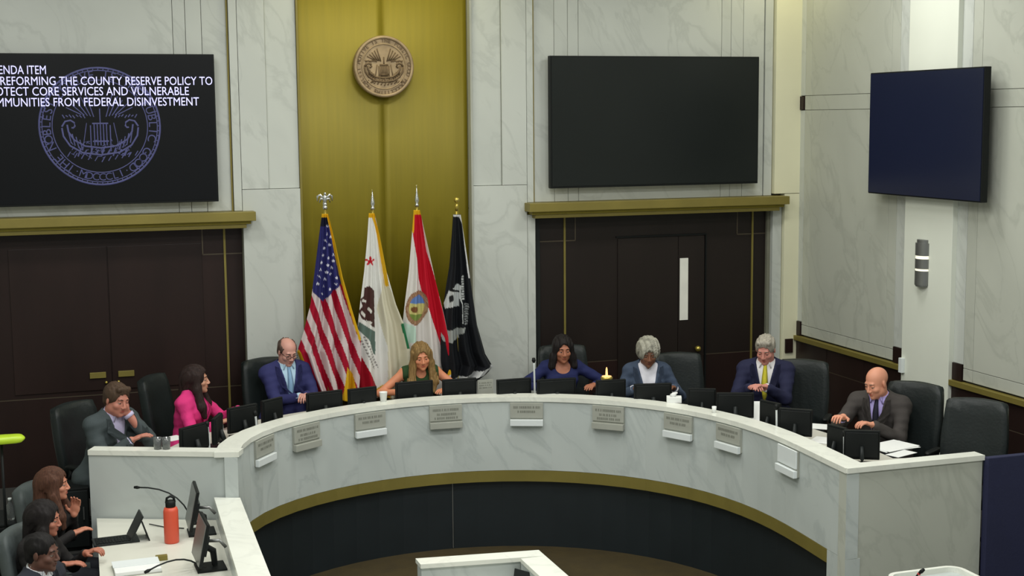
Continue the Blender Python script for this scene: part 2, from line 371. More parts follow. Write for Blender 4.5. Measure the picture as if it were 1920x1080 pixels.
# brown carpet ring in the well, along the foot of the dais
ribbon('carpet_border', 0, 32, 0.14, -0.9, ZW, ZW+0.012, M['carpet_brown'], box_floor)

# ================================================================== THE DAIS
ds = thing('curved_dais', 'long curved council dais clad in grey veined marble with gold band', 'desk', (0, 0, 0))
cuts = [0, 4, 8, 12, 16, 20, 24, 28, 32]
for a, b in zip(cuts, cuts[1:]):
    ribbon('fascia_slab', a, b, 0.0, 0.10, 0.178, 0.812, M['marble_cool'], ds)
ribbon('top_cap', 0, 32, -0.012, 0.175, 0.812, 0.8515, M['marble_cap'], ds)
ribbon('inner_wall', 1, 31, 0.10, 0.16, 0.0, 0.812, M['black'], ds)
ribbon('gold_band', 1, 31, -0.004, 0.10, 0.075, 0.175, M['gold_trim'], ds)
i_seam = min(range(33), key=lambda i: abs(proj((FR[i][0], FR[i][1], 0))[0]-835))
for a, b in ((1, i_seam), (i_seam, 20), (20, 31)):
    ribbon('kick_panel', a, b, 0.06, 0.12, ZW, 0.075, M['navy'], ds)
p = off(0.055)[i_seam]; box('joint_strip', p[0]-0.004, p[0]+0.004, p[1]-0.006, p[1]+0.01, ZW+0.02, 0.07, M['metal'], ds)
ribbon('worktop', 1, 31, 0.16, 0.74, 0.69, 0.72, M['worktop'], ds)
# piers at both ends of the curve
bm = bmesh.new(); prism(bm, [tuple(FR[0]), tuple(FR[1]), tuple(off(.1)[1]), tuple(off(.1)[0])], ZW, 0.176); link_mesh('end_pier', bm, M['marble_cool'], ds)
bm = bmesh.new(); prism(bm, [tuple(FR[31]), tuple(FR[32]), tuple(off(.12)[32]), tuple(off(.12)[31])], ZW, 0.176); link_mesh('end_pier', bm, M['marble_cool'], ds)
# right return
def flank(name, a, b, th, z0, z1, m, cap=True):
    a = np.array(a); b = np.array(b); t = (b-a)/np.linalg.norm(b-a); n = np.array([-t[1], t[0]]); n = n if n[1] > 0 else -n
    bm = bmesh.new(); prism(bm, [tuple(a), tuple(b), tuple(b+n*th), tuple(a+n*th)], z0, z1); link_mesh(name, bm, m, ds)
    if cap:
        bm = bmesh.new(); e = 0.012; prism(bm, [tuple(a-t*e*0-n*e), tuple(b+t*e-n*e), tuple(b+t*e+n*(th+e)), tuple(a+n*(th+e))], z1, z1+0.038); link_mesh('top_cap', bm, M['marble_cap'], ds)
flank('return_panel', (5.288, 8.492), (6.43, 8.49), 0.10, ZW, 0.812, M['marble_side'])
flank('return_panel', (0.176, 10.975), (1.247, 10.51), 0.11, ZW, 0.812, M['marble_cool'])
bm = bmesh.new(); o24 = off(0.70)
prism(bm, [(5.45, 8.60), (6.40, 8.60), (6.40, 8.98), (6.02, 9.1), (6.0, 9.3), (5.45, 9.3)], 0.69, 0.718); link_mesh('worktop', bm, M['worktop'], ds)
bm = bmesh.new(); prism(bm, [(0.25, 11.1), (1.2, 10.68), (1.30, 10.9), (1.1, 11.3), (0.35, 11.5)], 0.69, 0.716); link_mesh('worktop', bm, M['worktop'], ds)
# navy partition beyond the right return
tag(box('partition_panel', 6.445, 7.30, 8.44, 8.50, ZW, 0.835, M['navyblue'], None, 0.006), 'tall navy blue partition panel beside the right end of the marble dais', 'partition')

# nameplates on the fascia
PL = [(491, 0, 'leftmost nameplate on the dais, with white strip below'), (573, 1, 'second nameplate from the left, plain grey, on the dais front'),
      (692, 0, 'nameplate with white strip, on the dais front below the man in the royal blue jacket'), (836, 2, 'plain grey nameplate on the dais front below the woman in the green top'),
      (990, 0, 'nameplate with white strip at the middle of the curve, left of the woman in navy'), (1142, 2, 'plain grey nameplate on the dais front between the women in navy and in grey blue'),
      (1273, 0, 'nameplate with white strip on the dais front below the white tissue box'), (1371, 0, 'second nameplate from the right, with white strip, on the dais front'),
      (1481, 3, 'rightmost nameplate on the dais, blank all white')]
dense = []
for i in range(32):
    for k in range(10):
        p = FR[i]+(FR[i+1]-FR[i])*k/10; n = NR[i]; dense.append((p, NR[i]*(1-k/10)+NR[i+1]*k/10))
for px, kind, lab in PL:
    p, n = min(dense, key=lambda q: abs(proj((q[0][0], q[0][1], 0.7))[0]-px))
    rz = math.atan2(-n[0], n[1])     # local +Y = outward n (behind), local -Y faces the well
    t = thing('nameplate', lab, 'nameplate', (p[0], p[1], 0.60), rz, 'nameplates along the dais front')
    W = 0.148
    up = M['plate_w'] if kind == 3 else M['plate']
    box('plate', -W, W, -0.034, -0.022, 0.065, 0.205, up, t, 0.003)
    box('back_plate', -W, W, -0.022, 0.002, -0.0, 0.20, M['plate'], t, 0.002)
    box('ledge', -W, W, -0.055, -0.02, -0.005, 0.052, M['plate_w'] if kind in (0, 3) else M['plate'], t, 0.004)
    if kind != 3:
        bm = bmesh.new(); rows = [(0.165, 0.8), (0.125, 0.55)] + ([(0.09, 0.7)] if kind else [])
        for z, fr in rows:
            x = -W*fr
            while x < W*fr:
                l = random.uniform(0.006, 0.014); add_box(bm, x, x+l, -0.036, -0.034, z-0.010, z+0.010); x += l+random.choice((0.005, 0.005, 0.012))
        o = link_mesh('lettering', bm, M['print'], t); o['kind'] = 'stuff'

# ================================================================== TELEVISIONS AND SEAL
SEAL = 'THE NOBLEST MOTIVE IS THE PUBLIC GOOD'
def ring_text(bm, s, R, size, a0, a1, depth):
    for i, ch in enumerate(s):
        if ch == ' ': continue
        a = a0+(a1-a0)*(i+0.5)/len(s)
        mt = Matrix.Rotation(a-math.pi/2, 4, 'Z') if a0 > a1 else Matrix.Rotation(a+math.pi/2, 4, 'Z')
        merge(bm, text_bm(ch, size, depth), STAND @ Matrix.Translation((R*math.cos(a), R*math.sin(a), 0)) @ mt)
def disc(bm, r, y0, y1, cx=0, cz=0, seg=48): add_cyl(bm, (cx, y0, cz), (cx, y1, cz), r, seg=seg)
def torus(bm, R, r, cx=0, cz=0, y=0, seg=56, ss=6, a0=0, a1=2*math.pi):
    n = seg; ring = []
    for i in range(n+1 if a1-a0 < 6.28 else n):
        a = a0+(a1-a0)*i/n
        ring.append([bm.verts.new((cx+(R+r*math.cos(b))*math.cos(a), y+r*math.sin(b), cz+(R+r*math.cos(b))*math.sin(a))) for b in [2*math.pi*k/ss for k in range(ss)]])
    m = len(ring); closed = m == n
    for i in range(m if closed else m-1):
        A, B = ring[i], ring[(i+1) % m]
        for k in range(ss): bm.faces.new((A[k], B[k], B[(k+1) % ss], A[(k+1) % ss]))
def seal_picture(bm, R, d, y, th=1.0):
    # a sailing ship on water between two pillars inside the ring, in low relief
    def bar(p, q, w_, seg=6): add_tube(bm, [(p[0]*R, y, p[1]*R), (q[0]*R, y, q[1]*R)], w_*R*th, seg)
    for q_, dz_ in ((1.0, 0.0), (0.86, 0.05)):
        pts = [(-0.62, -0.02), (-0.60, -0.16), (-0.5, -0.32), (-0.3, -0.44), (0, -0.48), (0.3, -0.44), (0.5, -0.32), (0.60, -0.16), (0.62, -0.02)]
        add_tube(bm, [(a*R*q_, y, (b*q_+dz_)*R) for a, b in pts], 0.035*R*th, 6)
    for s in (-1, 1):
        sp_ = [(s*(0.47+(0.15-0.022*k)*math.cos(0.75*k)), 0.0+(0.15-0.022*k)*math.sin(0.75*k)) for k in range(7)]
        add_tube(bm, [(a*R, y, b*R) for a, b in sp_], 0.035*R*th, 6)
        for k in range(5): bar((s*(0.10+0.05*k), 0.16+0.01*k), (s*(0.22+0.08*k), 0.56-0.06*k), 0.02)
        bar((s*0.16, 0.02), (s*0.16, -0.42), 0.02); bar((s*0.22, 0.06), (s*0.30, -0.40), 0.016)
        for k in range(4): bar((s*(0.30+0.06*k), -0.40+0.04*k), (s*(0.34+0.06*k), -0.22+0.05*k), 0.022)
        for k in range(7): bar((s*(0.24+0.055*k), 0.14+0.012*(k % 3)), (s*(0.275+0.055*k), 0.20-0.012*(k % 2)), 0.022)
    for k in range(11): bar((-0.55+0.11*k, -0.60+0.05*abs(5-k)/2.5), (-0.50+0.11*k, -0.52+0.05*abs(5-k)/2.5), 0.02)
    for k in range(5): bar((-0.1+0.05*k, -0.32), (-0.1+0.05*k, 0.05), 0.02)
    bar((-0.13, 0.05), (0.13, 0.05), 0.03); bar((-0.13, -0.25), (0.13, -0.25), 0.03); bar((0, 0.05), (0, 0.3), 0.02)
    for k in range(9): bar((-0.38+0.095*k, -0.5+0.03*(k % 2)), (-0.33+0.095*k, -0.36-0.03*(k % 2)), 0.03)
tv_z0, tv_z1 = 2.64, 3.955
def tv(name, label, cx, w_, rz, mscr, loc=None, z0=tv_z0, z1=tv_z1, y=YB-0.10):
    t = thing(name, label, 'television', loc or (cx, y, z0), rz)
    H = z1-z0
    box('housing', -w_/2, w_/2, -0.02, 0.05, 0, H, M['black'], t, 0.006)
    box('display', -w_/2+0.015, w_/2-0.015, -0.026, -0.018, 0.02, H-0.015, mscr, t)
    box('wall_bracket', -0.3, 0.3, 0.05, 0.11, H*0.3, H*0.7, M['black2'], t)
    return t
t2 = tv('television', 'large switched off television above the door on the right of the gold niche', 5.905, 2.315, 0, M['screen'])
t1 = tv('television', 'large television on the left showing the agenda text over a seal', 0.315, 2.315, 0, M['screen_on'], z0=2.60, z1=3.95)
bm = bmesh.new(); sx, sz = aty(188, 237, YB-0.12)[[0, 2]]-np.array([0.315, 2.60]); R = 0.522
torus(bm, R, 0.008, y=0); torus(bm, R*0.955, 0.004, y=0); torus(bm, R*0.79, 0.004, y=0)
for k in range(72):
    a = 2*math.pi*k/72; add_box(bm, -0.004, 0.004, -0.002, 0.002, 0, 0.022); bm.verts.ensure_lookup_table()
    vs = bm.verts[-8:]; bmesh.ops.transform(bm, matrix=Matrix.Rotation(a, 4, 'Y') @ Matrix.Translation((0, 0, R*0.957)), verts=vs)
ring_text(bm, SEAL, R*0.875, 0.105, math.radians(238), math.radians(-58), 0.001)
ring_text(bm, '\u00b7MDCCCLII\u00b7'.replace('LII', 'LI'), R*0.875, 0.095, math.radians(238), math.radians(302), 0.001)
seal_picture(bm, R*1.02, 0.01, 0.0, 0.45)
for q_ in range(70):
    a = random.uniform(-0.5, 0.5)*R; b = random.uniform(-0.52, -0.25)*R
    if a*a+b*b < 0.5*R*R: add_tube(bm, [(a, 0, b), (a+random.uniform(-0.03, 0.03), 0, b+random.uniform(-0.03, 0.03))], 0.0035, 5)
bmesh.ops.scale(bm, vec=(1, 0.25, 1), verts=bm.verts); bmesh.ops.translate(bm, vec=(sx, -0.0265, sz), verts=bm.verts)
link_mesh('seal_image', bm, M['seal_on'], t1)
lines = [('AGENDA ITEM', 86, 132, 62+86), ('13. REFORMING THE COUNTY RESERVE POLICY TO', 398, 152.5, None), ('PROTECT CORE SERVICES AND VULNERABLE', 354, 171.5, None), ('COMMUNITIES FROM FEDERAL DISINVESTMENT', 373, 191, None)]
full = {0: 115, 1: 424, 2: 384, 3: 410}
for i, (s, xr, yc, _) in enumerate(lines):
    b = text_bm(s, 0.108, 0.001, align='RIGHT', bold=0.0)
    xs_ = [v.co.x for v in b.verts]; wd = max(xs_)-min(xs_)
    pr = aty(xr, yc, YB-0.127); pl = aty(xr-full[i], yc, YB-0.127)
    sc = (pr[0]-pl[0])/wd
    bb = bmesh.new(); merge(bb, b, Matrix.Translation((pr[0]-0.315, -0.029, pr[2]-2.60)) @ STAND @ Matrix.Diagonal((sc, 1, 1, 1)) @ Matrix.Translation((-max(xs_), 0, 0)))
    link_mesh('caption_line', bb, M['text_on'], t1)
# right wall television
A = atx(1630, 365, XR-0.16); B = atx(1842, 378, XR-0.16)
t3 = thing('television', 'television showing dark blue, mounted over the white pilaster on the right wall', 'television', (XR-0.16, (A[1]+B[1])/2, 1.98+0.18), math.radians(-90))
zt = atx(1735, 131, XR-0.16)[2]; zb = atx(1735, 371, XR-0.16)[2]; t3.location.z = zb
hw = abs(A[1]-B[1])/2; H3 = zt-zb
box('housing', -hw, hw, -0.015, 0.05, 0, H3, M['black'], t3, 0.006)
box('display', -hw+0.012, hw-0.012, -0.022, -0.014, 0.012, H3-0.012, M['screen_blue'], t3)
box('wall_bracket', -0.2, 0.2, 0.05, 0.11, H3*0.3, H3*0.7, M['black2'], t3)
# wall seal
sc_ = aty(719, 125, YB+0.05); ws = thing('wall_seal', 'round bronze county seal mounted high on the gold niche', 'seal', (sc_[0], YB+0.05, sc_[2]-0.29))
R = 0.29
bm = bmesh.new(); disc(bm, R, -0.02, 0.06, cz=R); link_mesh('disc', bm, M['bronze'], ws)
bm = bmesh.new(); torus(bm, R*0.96, 0.018, cz=R, y=-0.02); torus(bm, R*0.74, 0.007, cz=R, y=-0.022); link_mesh('rim', bm, M['bronze'], ws, True)
bm = bmesh.new(); ring_text(bm, SEAL+' MDCCCLII', R*0.85, 0.05, math.radians(268), math.radians(-92), 0.006); bmesh.ops.translate(bm, vec=(0, -0.022, R), verts=bm.verts); link_mesh('lettering', bm, M['bronze_d'], ws)['kind'] = 'stuff'
bm = bmesh.new(); seal_picture(bm, R*1.05, 0.01, 0.0); bmesh.ops.translate(bm, vec=(0, -0.022, R), verts=bm.verts); link_mesh('relief', bm, M['bronze_d'], ws, True)
# sconce on the white pilaster
q = atx(1731, 494, XR-0.05)
sn = thing('wall_sconce', 'half round metal wall sconce with two lit slots on the white pilaster', 'lamp', (XR-0.05, q[1], q[2]-0.21), math.radians(-90))
def half_cyl(bm, r, z0, z1, seg=16, dy=0.8):
    poly = [(r*math.cos(math.pi+math.pi*k/seg), r*dy*math.sin(math.pi+math.pi*k/seg)) for k in range(seg+1)]; prism(bm, poly, z0, z1)
for z0, z1, m_, r in ((0.0, 0.012, 'metal', 0.075), (0.012, 0.145, 'metal', 0.085), (0.145, 0.165, 'glass_lit', 0.08), (0.165, 0.255, 'metal', 0.085), (0.255, 0.285, 'glass_lit', 0.08), (0.285, 0.40, 'metal', 0.085), (0.40, 0.43, 'metal', 0.07)):
    bm = bmesh.new(); half_cyl(bm, r, z0, z1); link_mesh('light_slot' if m_ == 'glass_lit' else 'shell_band', bm, M[m_], sn)

# ================================================================== FLAGS
def inpoly(px, py, poly):
    ins = np.zeros(px.shape, bool); n = len(poly)
    for i in range(n):
        x0, y0 = poly[i]; x1, y1 = poly[(i+1) % n]
        c = ((y0 > py) != (y1 > py)) & (px < (x1-x0)*(py-y0)/((y1-y0) if y1 != y0 else 1e-9)+x0)
        ins ^= c
    return ins
def seg_d(px, py, pts):
    d = np.full(px.shape, 1e9)
    for (x0, y0), (x1, y1) in zip(pts, pts[1:]):
        vx, vy = x1-x0, y1-y0; t = np.clip(((px-x0)*vx+(py-y0)*vy)/(vx*vx+vy*vy), 0, 1)
        d = np.minimum(d, np.hypot(px-x0-t*vx, py-y0-t*vy))
    return d
cm = bpy.data.materials.new('flag_cloth'); cm.use_nodes = True
_n = cm.node_tree.nodes; _a = _n.new('ShaderNodeVertexColor'); _a.layer_name = 'print'
cm.node_tree.links.new(_a.outputs[0], _n['Principled BSDF'].inputs['Base Color']); _n['Principled BSDF'].inputs['Roughness'].default_value = 0.6
_n['Principled BSDF'].inputs['Specular IOR Level'].default_value = 0.15
def resample(P, n):
    P = np.array(P, float); s = np.r_[0, np.cumsum(np.hypot(*np.diff(P, axis=0).T))]; s /= s[-1]
    t = np.linspace(0, 1, n); return np.c_[np.interp(t, s, P[:, 0]), np.interp(t, s, P[:, 1])]
def cloth(name, L, R, Y, colf, parent, folds, amp=0.05, nv=190, nu=90):
    A = resample(L, nv); B = resample(R, nv); u = np.linspace(0, 1, nu)[None, :]
    PX = A[:, :1]*(1-u)+B[:, :1]*u; PY = A[:, 1:]*(1-u)+B[:, 1:]*u
    v = np.linspace(0, 1, nv)[:, None]
    col = colf(PX, PY)
    dy = amp*(0.15+v)*np.sin(2*math.pi*folds*(u**1.15)+1.5*v+0.6)+amp*0.35*(v)*np.sin(2*math.pi*folds*2.3*u+3*v)
    X = np.zeros(PX.shape); Z = X.copy(); Yy = Y+dy
    c = np.stack([PX-960, -(PY-540), np.full(PX.shape, -FPX)], -1) @ RC.T
    k = Y/c[..., 1]; X = c[..., 0]*k; Z = c[..., 2]*k+CAMZ
    co = np.stack([X, Yy, Z], -1).reshape(-1, 3)
    ii = np.arange(nv*nu).reshape(nv, nu)
    f = np.stack([ii[:-1, :-1], ii[1:, :-1], ii[1:, 1:], ii[:-1, 1:]], -1).reshape(-1, 4)
    off_ = np.array([0, 0.008, 0]); n0 = len(co)
    co2 = np.r_[co, co+off_]
    rim = []
    edge = list(ii[0, :])+list(ii[1:, -1])+list(ii[-1, :-1][::-1])+list(ii[1:-1, 0][::-1])
    for a, b in zip(edge, edge[1:]+edge[:1]): rim.append((a, b, b+n0, a+n0))
    faces = np.r_[f, f[:, ::-1]+n0, np.array(rim)]
    o = mesh_np(name, co2, faces, cm, parent)
    at = o.data.color_attributes.new('print', 'FLOAT_COLOR', 'POINT')
    cc = np.ones((len(co2), 4), np.float32); cc[:n0, :3] = col.reshape(-1, 3); cc[n0:, :3] = cc[:n0, :3]
    at.data.foreach_set('color', cc.ravel())
    return o
def mesh_np(name, co, faces, material, parent=None, smooth=True):
    me = bpy.data.meshes.new(name); me.vertices.add(len(co)); me.vertices.foreach_set('co', np.asarray(co, np.float32).ravel())
    nf = len(faces); me.loops.add(nf*4); me.loops.foreach_set('vertex_index', np.asarray(faces, np.int32).ravel())
    me.polygons.add(nf); me.polygons.foreach_set('loop_start', np.arange(nf, dtype=np.int32)*4)
    if smooth: me.polygons.foreach_set('use_smooth', np.ones(nf, bool))
    me.update(calc_edges=True); me.validate(); me.materials.append(material)
    o = bpy.data.objects.new(name, me); C.objects.link(o)
    if parent: o.parent = parent
    return o
def rgb(*c): return np.array(srgb(*c)[:3])
def paint(col, mask, c): col[mask] = rgb(*c)
GOLDC = (214, 168, 30)
def us(px, py):
    col = np.zeros(px.shape+(3,)); s = px-0.345*(py-620)-0.00016*(py-620)**2
    col[:] = rgb(205, 190, 190)
    ph = ((s-578)/23.6) % 1.0
    paint(col, (ph < 0.25) | (ph > 0.74), (158, 18, 44))
    canton = inpoly(px, py, [(600, 398), (618, 398), (628, 450), (639, 500), (640, 533), (622, 549), (606, 566), (588, 549), (580, 500)])
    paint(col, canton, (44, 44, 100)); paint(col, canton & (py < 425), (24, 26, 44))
    stars = [(200, 228), (198, 265), (215, 280), (190, 300), (210, 322), (183, 338), (228, 370), (205, 388), (177, 375), (228, 402), (200, 425), (168, 410), (222, 437), (163, 445), (195, 460), (215, 470), (157, 480), (188, 495), (245, 488), (150, 518), (182, 530), (210, 545), (242, 520), (175, 570)]
    for x, y in stars:
        x = x/2.7+540; y = y/2.7+340; a = np.arctan2(px-x, -(py-y)); r = np.hypot(px-x, py-y)
        paint(col, r < 3.0*(0.62+0.38*np.cos(5*a)), (214, 214, 228))
    paint(col, seg_d(px, py, [(614, 400), (625, 450), (640, 520), (660, 590), (674, 635)]) < 2.6, GOLDC)
    paint(col, seg_d(px, py, [(560, 662), (577, 705), (598, 748)]) < 4.2, GOLDC)
    paint(col, inpoly(px, py, [(650, 688), (662, 700), (672, 760), (640, 760)]), GOLDC)
    paint(col, py < 407, GOLDC)
    return col
def ca(px, py):
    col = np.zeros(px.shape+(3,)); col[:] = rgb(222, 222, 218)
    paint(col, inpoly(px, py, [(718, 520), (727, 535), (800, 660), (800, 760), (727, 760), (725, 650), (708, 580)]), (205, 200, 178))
    star = (694, 490); a = np.arctan2(px-star[0], -(py-star[1])); r = np.hypot(px-star[0], py-star[1])
    paint(col, r < 9.5*(0.62+0.38*np.cos(5*a)), (190, 30, 45))
    paint(col, inpoly(px, py, [(684, 540), (692, 536), (702, 545), (703, 615), (696, 611), (690, 604), (679, 598), (674, 585), (681, 575), (677, 562), (683, 556)]), (70, 44, 42))
    for q in ([(681, 561), (687, 564), (686, 568), (680, 566)], [(679, 583), (686, 590), (684, 596), (678, 589)], [(686, 600), (697, 603), (692, 608)], [(690, 575), (697, 583), (694, 587), (688, 580)]): paint(col, inpoly(px, py, q), (215, 212, 205))
    paint(col, inpoly(px, py, [(674, 604), (704, 622), (705, 668), (700, 662), (690, 636), (672, 618)]), (92, 112, 104))
    for k in range(22):
        x = 674+k*1.25; y = 632+k*2.75
        for j in range(2): paint(col, inpoly(px, py, [(x+j*7-1, y-j*2), (x+j*7+3.2, y-j*2+0.7), (x+j*7+3.2, y-j*2+2.1), (x+j*7-1, y-j*2+1.5)]), (128, 126, 124))
    paint(col, inpoly(px, py, [(667, 654), (674, 660), (690, 693), (708, 728), (700, 750), (660, 760), (655, 690)]), (158, 18, 36))
    paint(col, seg_d(px, py, [(699, 402), (709, 440), (718, 490), (726, 535)]) < 2.5, GOLDC)
    paint(col, seg_d(px, py, [(754, 608), (764, 650)]) < 3.2, (36, 104, 66))
    paint(col, inpoly(px, py, [(706, 730), (724, 722), (732, 728), (730, 745), (706, 745)]), GOLDC)
    paint(col, py < 409, GOLDC)
    return col
def fl(px, py):
    col = np.zeros(px.shape+(3,)); col[:] = rgb(214, 210, 206)
    paint(col, inpoly(px, py, [(745, 600), (777, 612), (779, 640), (745, 650)]), (186, 212, 198))
    paint(col, inpoly(px, py, [(776, 390), (788, 395), (800, 470), (817, 532), (832, 596), (842, 650), (850, 690), (836, 672), (826, 640), (810, 600), (796, 560), (786, 525), (780, 480), (775, 440)]), (186, 22, 42))
    dx = (px-782)+(py-577)*0.10; dy = (py-577); r = np.hypot(dx/19.5, dy/32.5)
    paint(col, r < 1, (140, 98, 74)); paint(col, r < 0.86, (150, 110, 84)); paint(col, r < 0.74, (196, 188, 120))
    paint(col, (r < 0.74) & (dy < -8), (96, 128, 190)); paint(col, (r < 0.74) & (dy > 12), (120, 140, 70)); paint(col, (r < 0.74) & (np.hypot(dx+5, dy-3) < 6), (120, 80, 50))
    paint(col, (r < 0.95) & (r > 0.78) & ((np.arctan2(dy, dx)*9) % 1.0 < 0.45), (170, 140, 110))
    paint(col, seg_d(px, py, [(824, 706), (850, 690)]) < 5, GOLDC)
    paint(col, seg_d(px, py, [(776, 400), (775, 435)]) < 1.6, GOLDC)
    paint(col, py < 402, GOLDC)
    return col
def pow_(px, py):
    col = np.zeros(px.shape+(3,)); col[:] = rgb(26, 28, 32)
    Wc = (196, 200, 200)
    paint(col, inpoly(px, py, [(842, 545), (858, 532), (862, 534), (861, 575), (850, 574), (836, 579), (834, 570)]), (186, 190, 190))
    paint(col, inpoly(px, py, [(842, 556), (848, 552), (849, 562), (843, 568)]), (40, 42, 44))
    paint(col, inpoly(px, py, [(843, 541), (862, 545), (862, 549), (843, 546)]), (30, 32, 34))
    for k, y in enumerate(np.arange(517, 560, 4.6)): paint(col, inpoly(px, py, [(864, y), (871, y), (871, y+2.8), (864, y+2.8)]), Wc)
    for k, y in enumerate(np.arange(569, 606, 4.6)): paint(col, inpoly(px, py, [(870, y), (879, y), (879, y+2.8), (870, y+2.8)]), (160, 164, 164))
    paint(col, seg_d(px, py, [(862.5, 535), (862.5, 560), (866, 572), (866, 605)]) < 0.8, Wc)
    paint(col, inpoly(px, py, [(826, 618), (845, 619), (872, 613), (870, 622), (862, 628), (862, 634), (845, 642), (832, 640)]), (150, 154, 152))
    paint(col, seg_d(px, py, [(852, 404), (862, 404), (868, 420), (873, 470), (879, 520)]) < 2.0, (205, 205, 205))
    paint(col, seg_d(px, py, [(925, 690), (905, 699), (884, 706), (850, 716)]) < 4.5, (190, 192, 192))
    return col
FY = 12.98
def flag(name, label, tip, top, L, R, colf, folds, kind, Y):
    b = aty(top[0], 400, Y)
    t = thing(name, label, 'flag', (b[0], Y+0.06, 0), 0, 'flags on poles before the gold niche')
    zt = aty(tip[0], tip[1], Y+0.06)[2]; zc = aty(top[0], top[1], Y+0.06)[2]; xt = aty(tip[0], tip[1], Y+0.06)[0]-b[0]
    bm = bmesh.new(); add_cyl(bm, (0, 0, 0.05), (xt, 0, zc+0.06), 0.014); link_mesh('pole', bm, M['brass'], t, True)
    bm = bmesh.new(); add_lathe(bm, [(0.16, 0), (0.16, 0.02), (0.13, 0.035), (0.04, 0.06), (0.025, 0.12), (0.02, 0.13)]); link_mesh('base', bm, M['brass'], t, True)
    bm = bmesh.new(); z0 = zc+0.05
    if kind == 'eagle':
        add_cyl(bm, (xt, 0, z0), (xt, 0, z0+0.03), 0.022); add_ball(bm, (xt, 0, z0+0.045), 0.02)
        add_ball(bm, (xt, 0, z0+0.095), (0.019, 0.02, 0.045)); add_ball(bm, (xt, -0.01, z0+0.145), (0.013, 0.018, 0.015))
        for s in (-1, 1):
            add_tube(bm, [(xt+s*0.01, 0, z0+0.10), (xt+s*0.045, 0.005, z0+0.135), (xt+s*0.068, 0.01, z0+0.12), (xt+s*0.07, 0.01, z0+0.075)], [0.012, 0.014, 0.012, 0.004], 6)
            add_tube(bm, [(xt+s*0.01, 0, z0+0.09), (xt+s*0.04, 0.005, z0+0.10), (xt+s*0.05, 0.01, z0+0.06)], [0.012, 0.013, 0.004], 6)
        add_ball(bm, (xt, 0.01, z0+0.05), (0.02, 0.008, 0.03))
        m_ = M['chrome']
    elif kind == 'spear':
        add_lathe(bm, [(0.018, 0), (0.02, 0.02), (0.012, 0.03), (0.022, 0.055), (0.02, 0.075), (0.008, 0.14), (0.001, zt-z0)], (xt, 0, z0), 10); m_ = M['chrome']
    else:
        add_lathe(bm, [(0.016, 0), (0.018, 0.05), (0.012, 0.07)], (xt, 0, z0), 10); add_ball(bm, (xt, 0, zt-0.02), 0.027); m_ = M['brass']
    link_mesh('finial', bm, m_, t, True)
    o = cloth('cloth', L, R, Y, colf, None, folds); bpy.context.view_layer.update()
    o.parent = t; o.matrix_parent_inverse = Matrix.Translation(-Vector(t.location))
    return t
flag('flag', 'red and white striped flag with white stars on blue, leftmost of the four', (609, 362), (610, 402),
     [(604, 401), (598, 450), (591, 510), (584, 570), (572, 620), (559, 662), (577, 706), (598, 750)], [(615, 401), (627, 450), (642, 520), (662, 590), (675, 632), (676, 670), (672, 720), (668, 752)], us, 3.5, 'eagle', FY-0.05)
flag('flag', 'white flag with a red star and brown bear, second from the left', (698, 356), (698, 403),
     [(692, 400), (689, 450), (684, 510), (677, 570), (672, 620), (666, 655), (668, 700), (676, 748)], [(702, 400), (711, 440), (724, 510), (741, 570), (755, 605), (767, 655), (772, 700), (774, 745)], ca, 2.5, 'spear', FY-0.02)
flag('flag', 'white flag with a red diagonal band and round seal, third from the left', (781, 347), (781, 397),
     [(776, 394), (773, 440), (768, 510), (761, 570), (756, 620), (752, 660), (750, 700), (752, 740)], [(787, 394), (799, 450), (815, 525), (831, 590), (841, 640), (850, 688), (846, 705), (830, 740)], fl, 2.5, 'spear', FY)
flag('flag', 'black flag with white print and white fringe, rightmost of the four', (856, 371), (855, 405),
     [(850, 402), (848, 440), (844, 500), (838, 540), (832, 590), (829, 640), (830, 680), (838, 722)], [(864, 402), (875, 470), (886, 540), (897, 610), (913, 665), (928, 690), (914, 705), (895, 716)], pow_, 3.0, 'ball', FY-0.03)

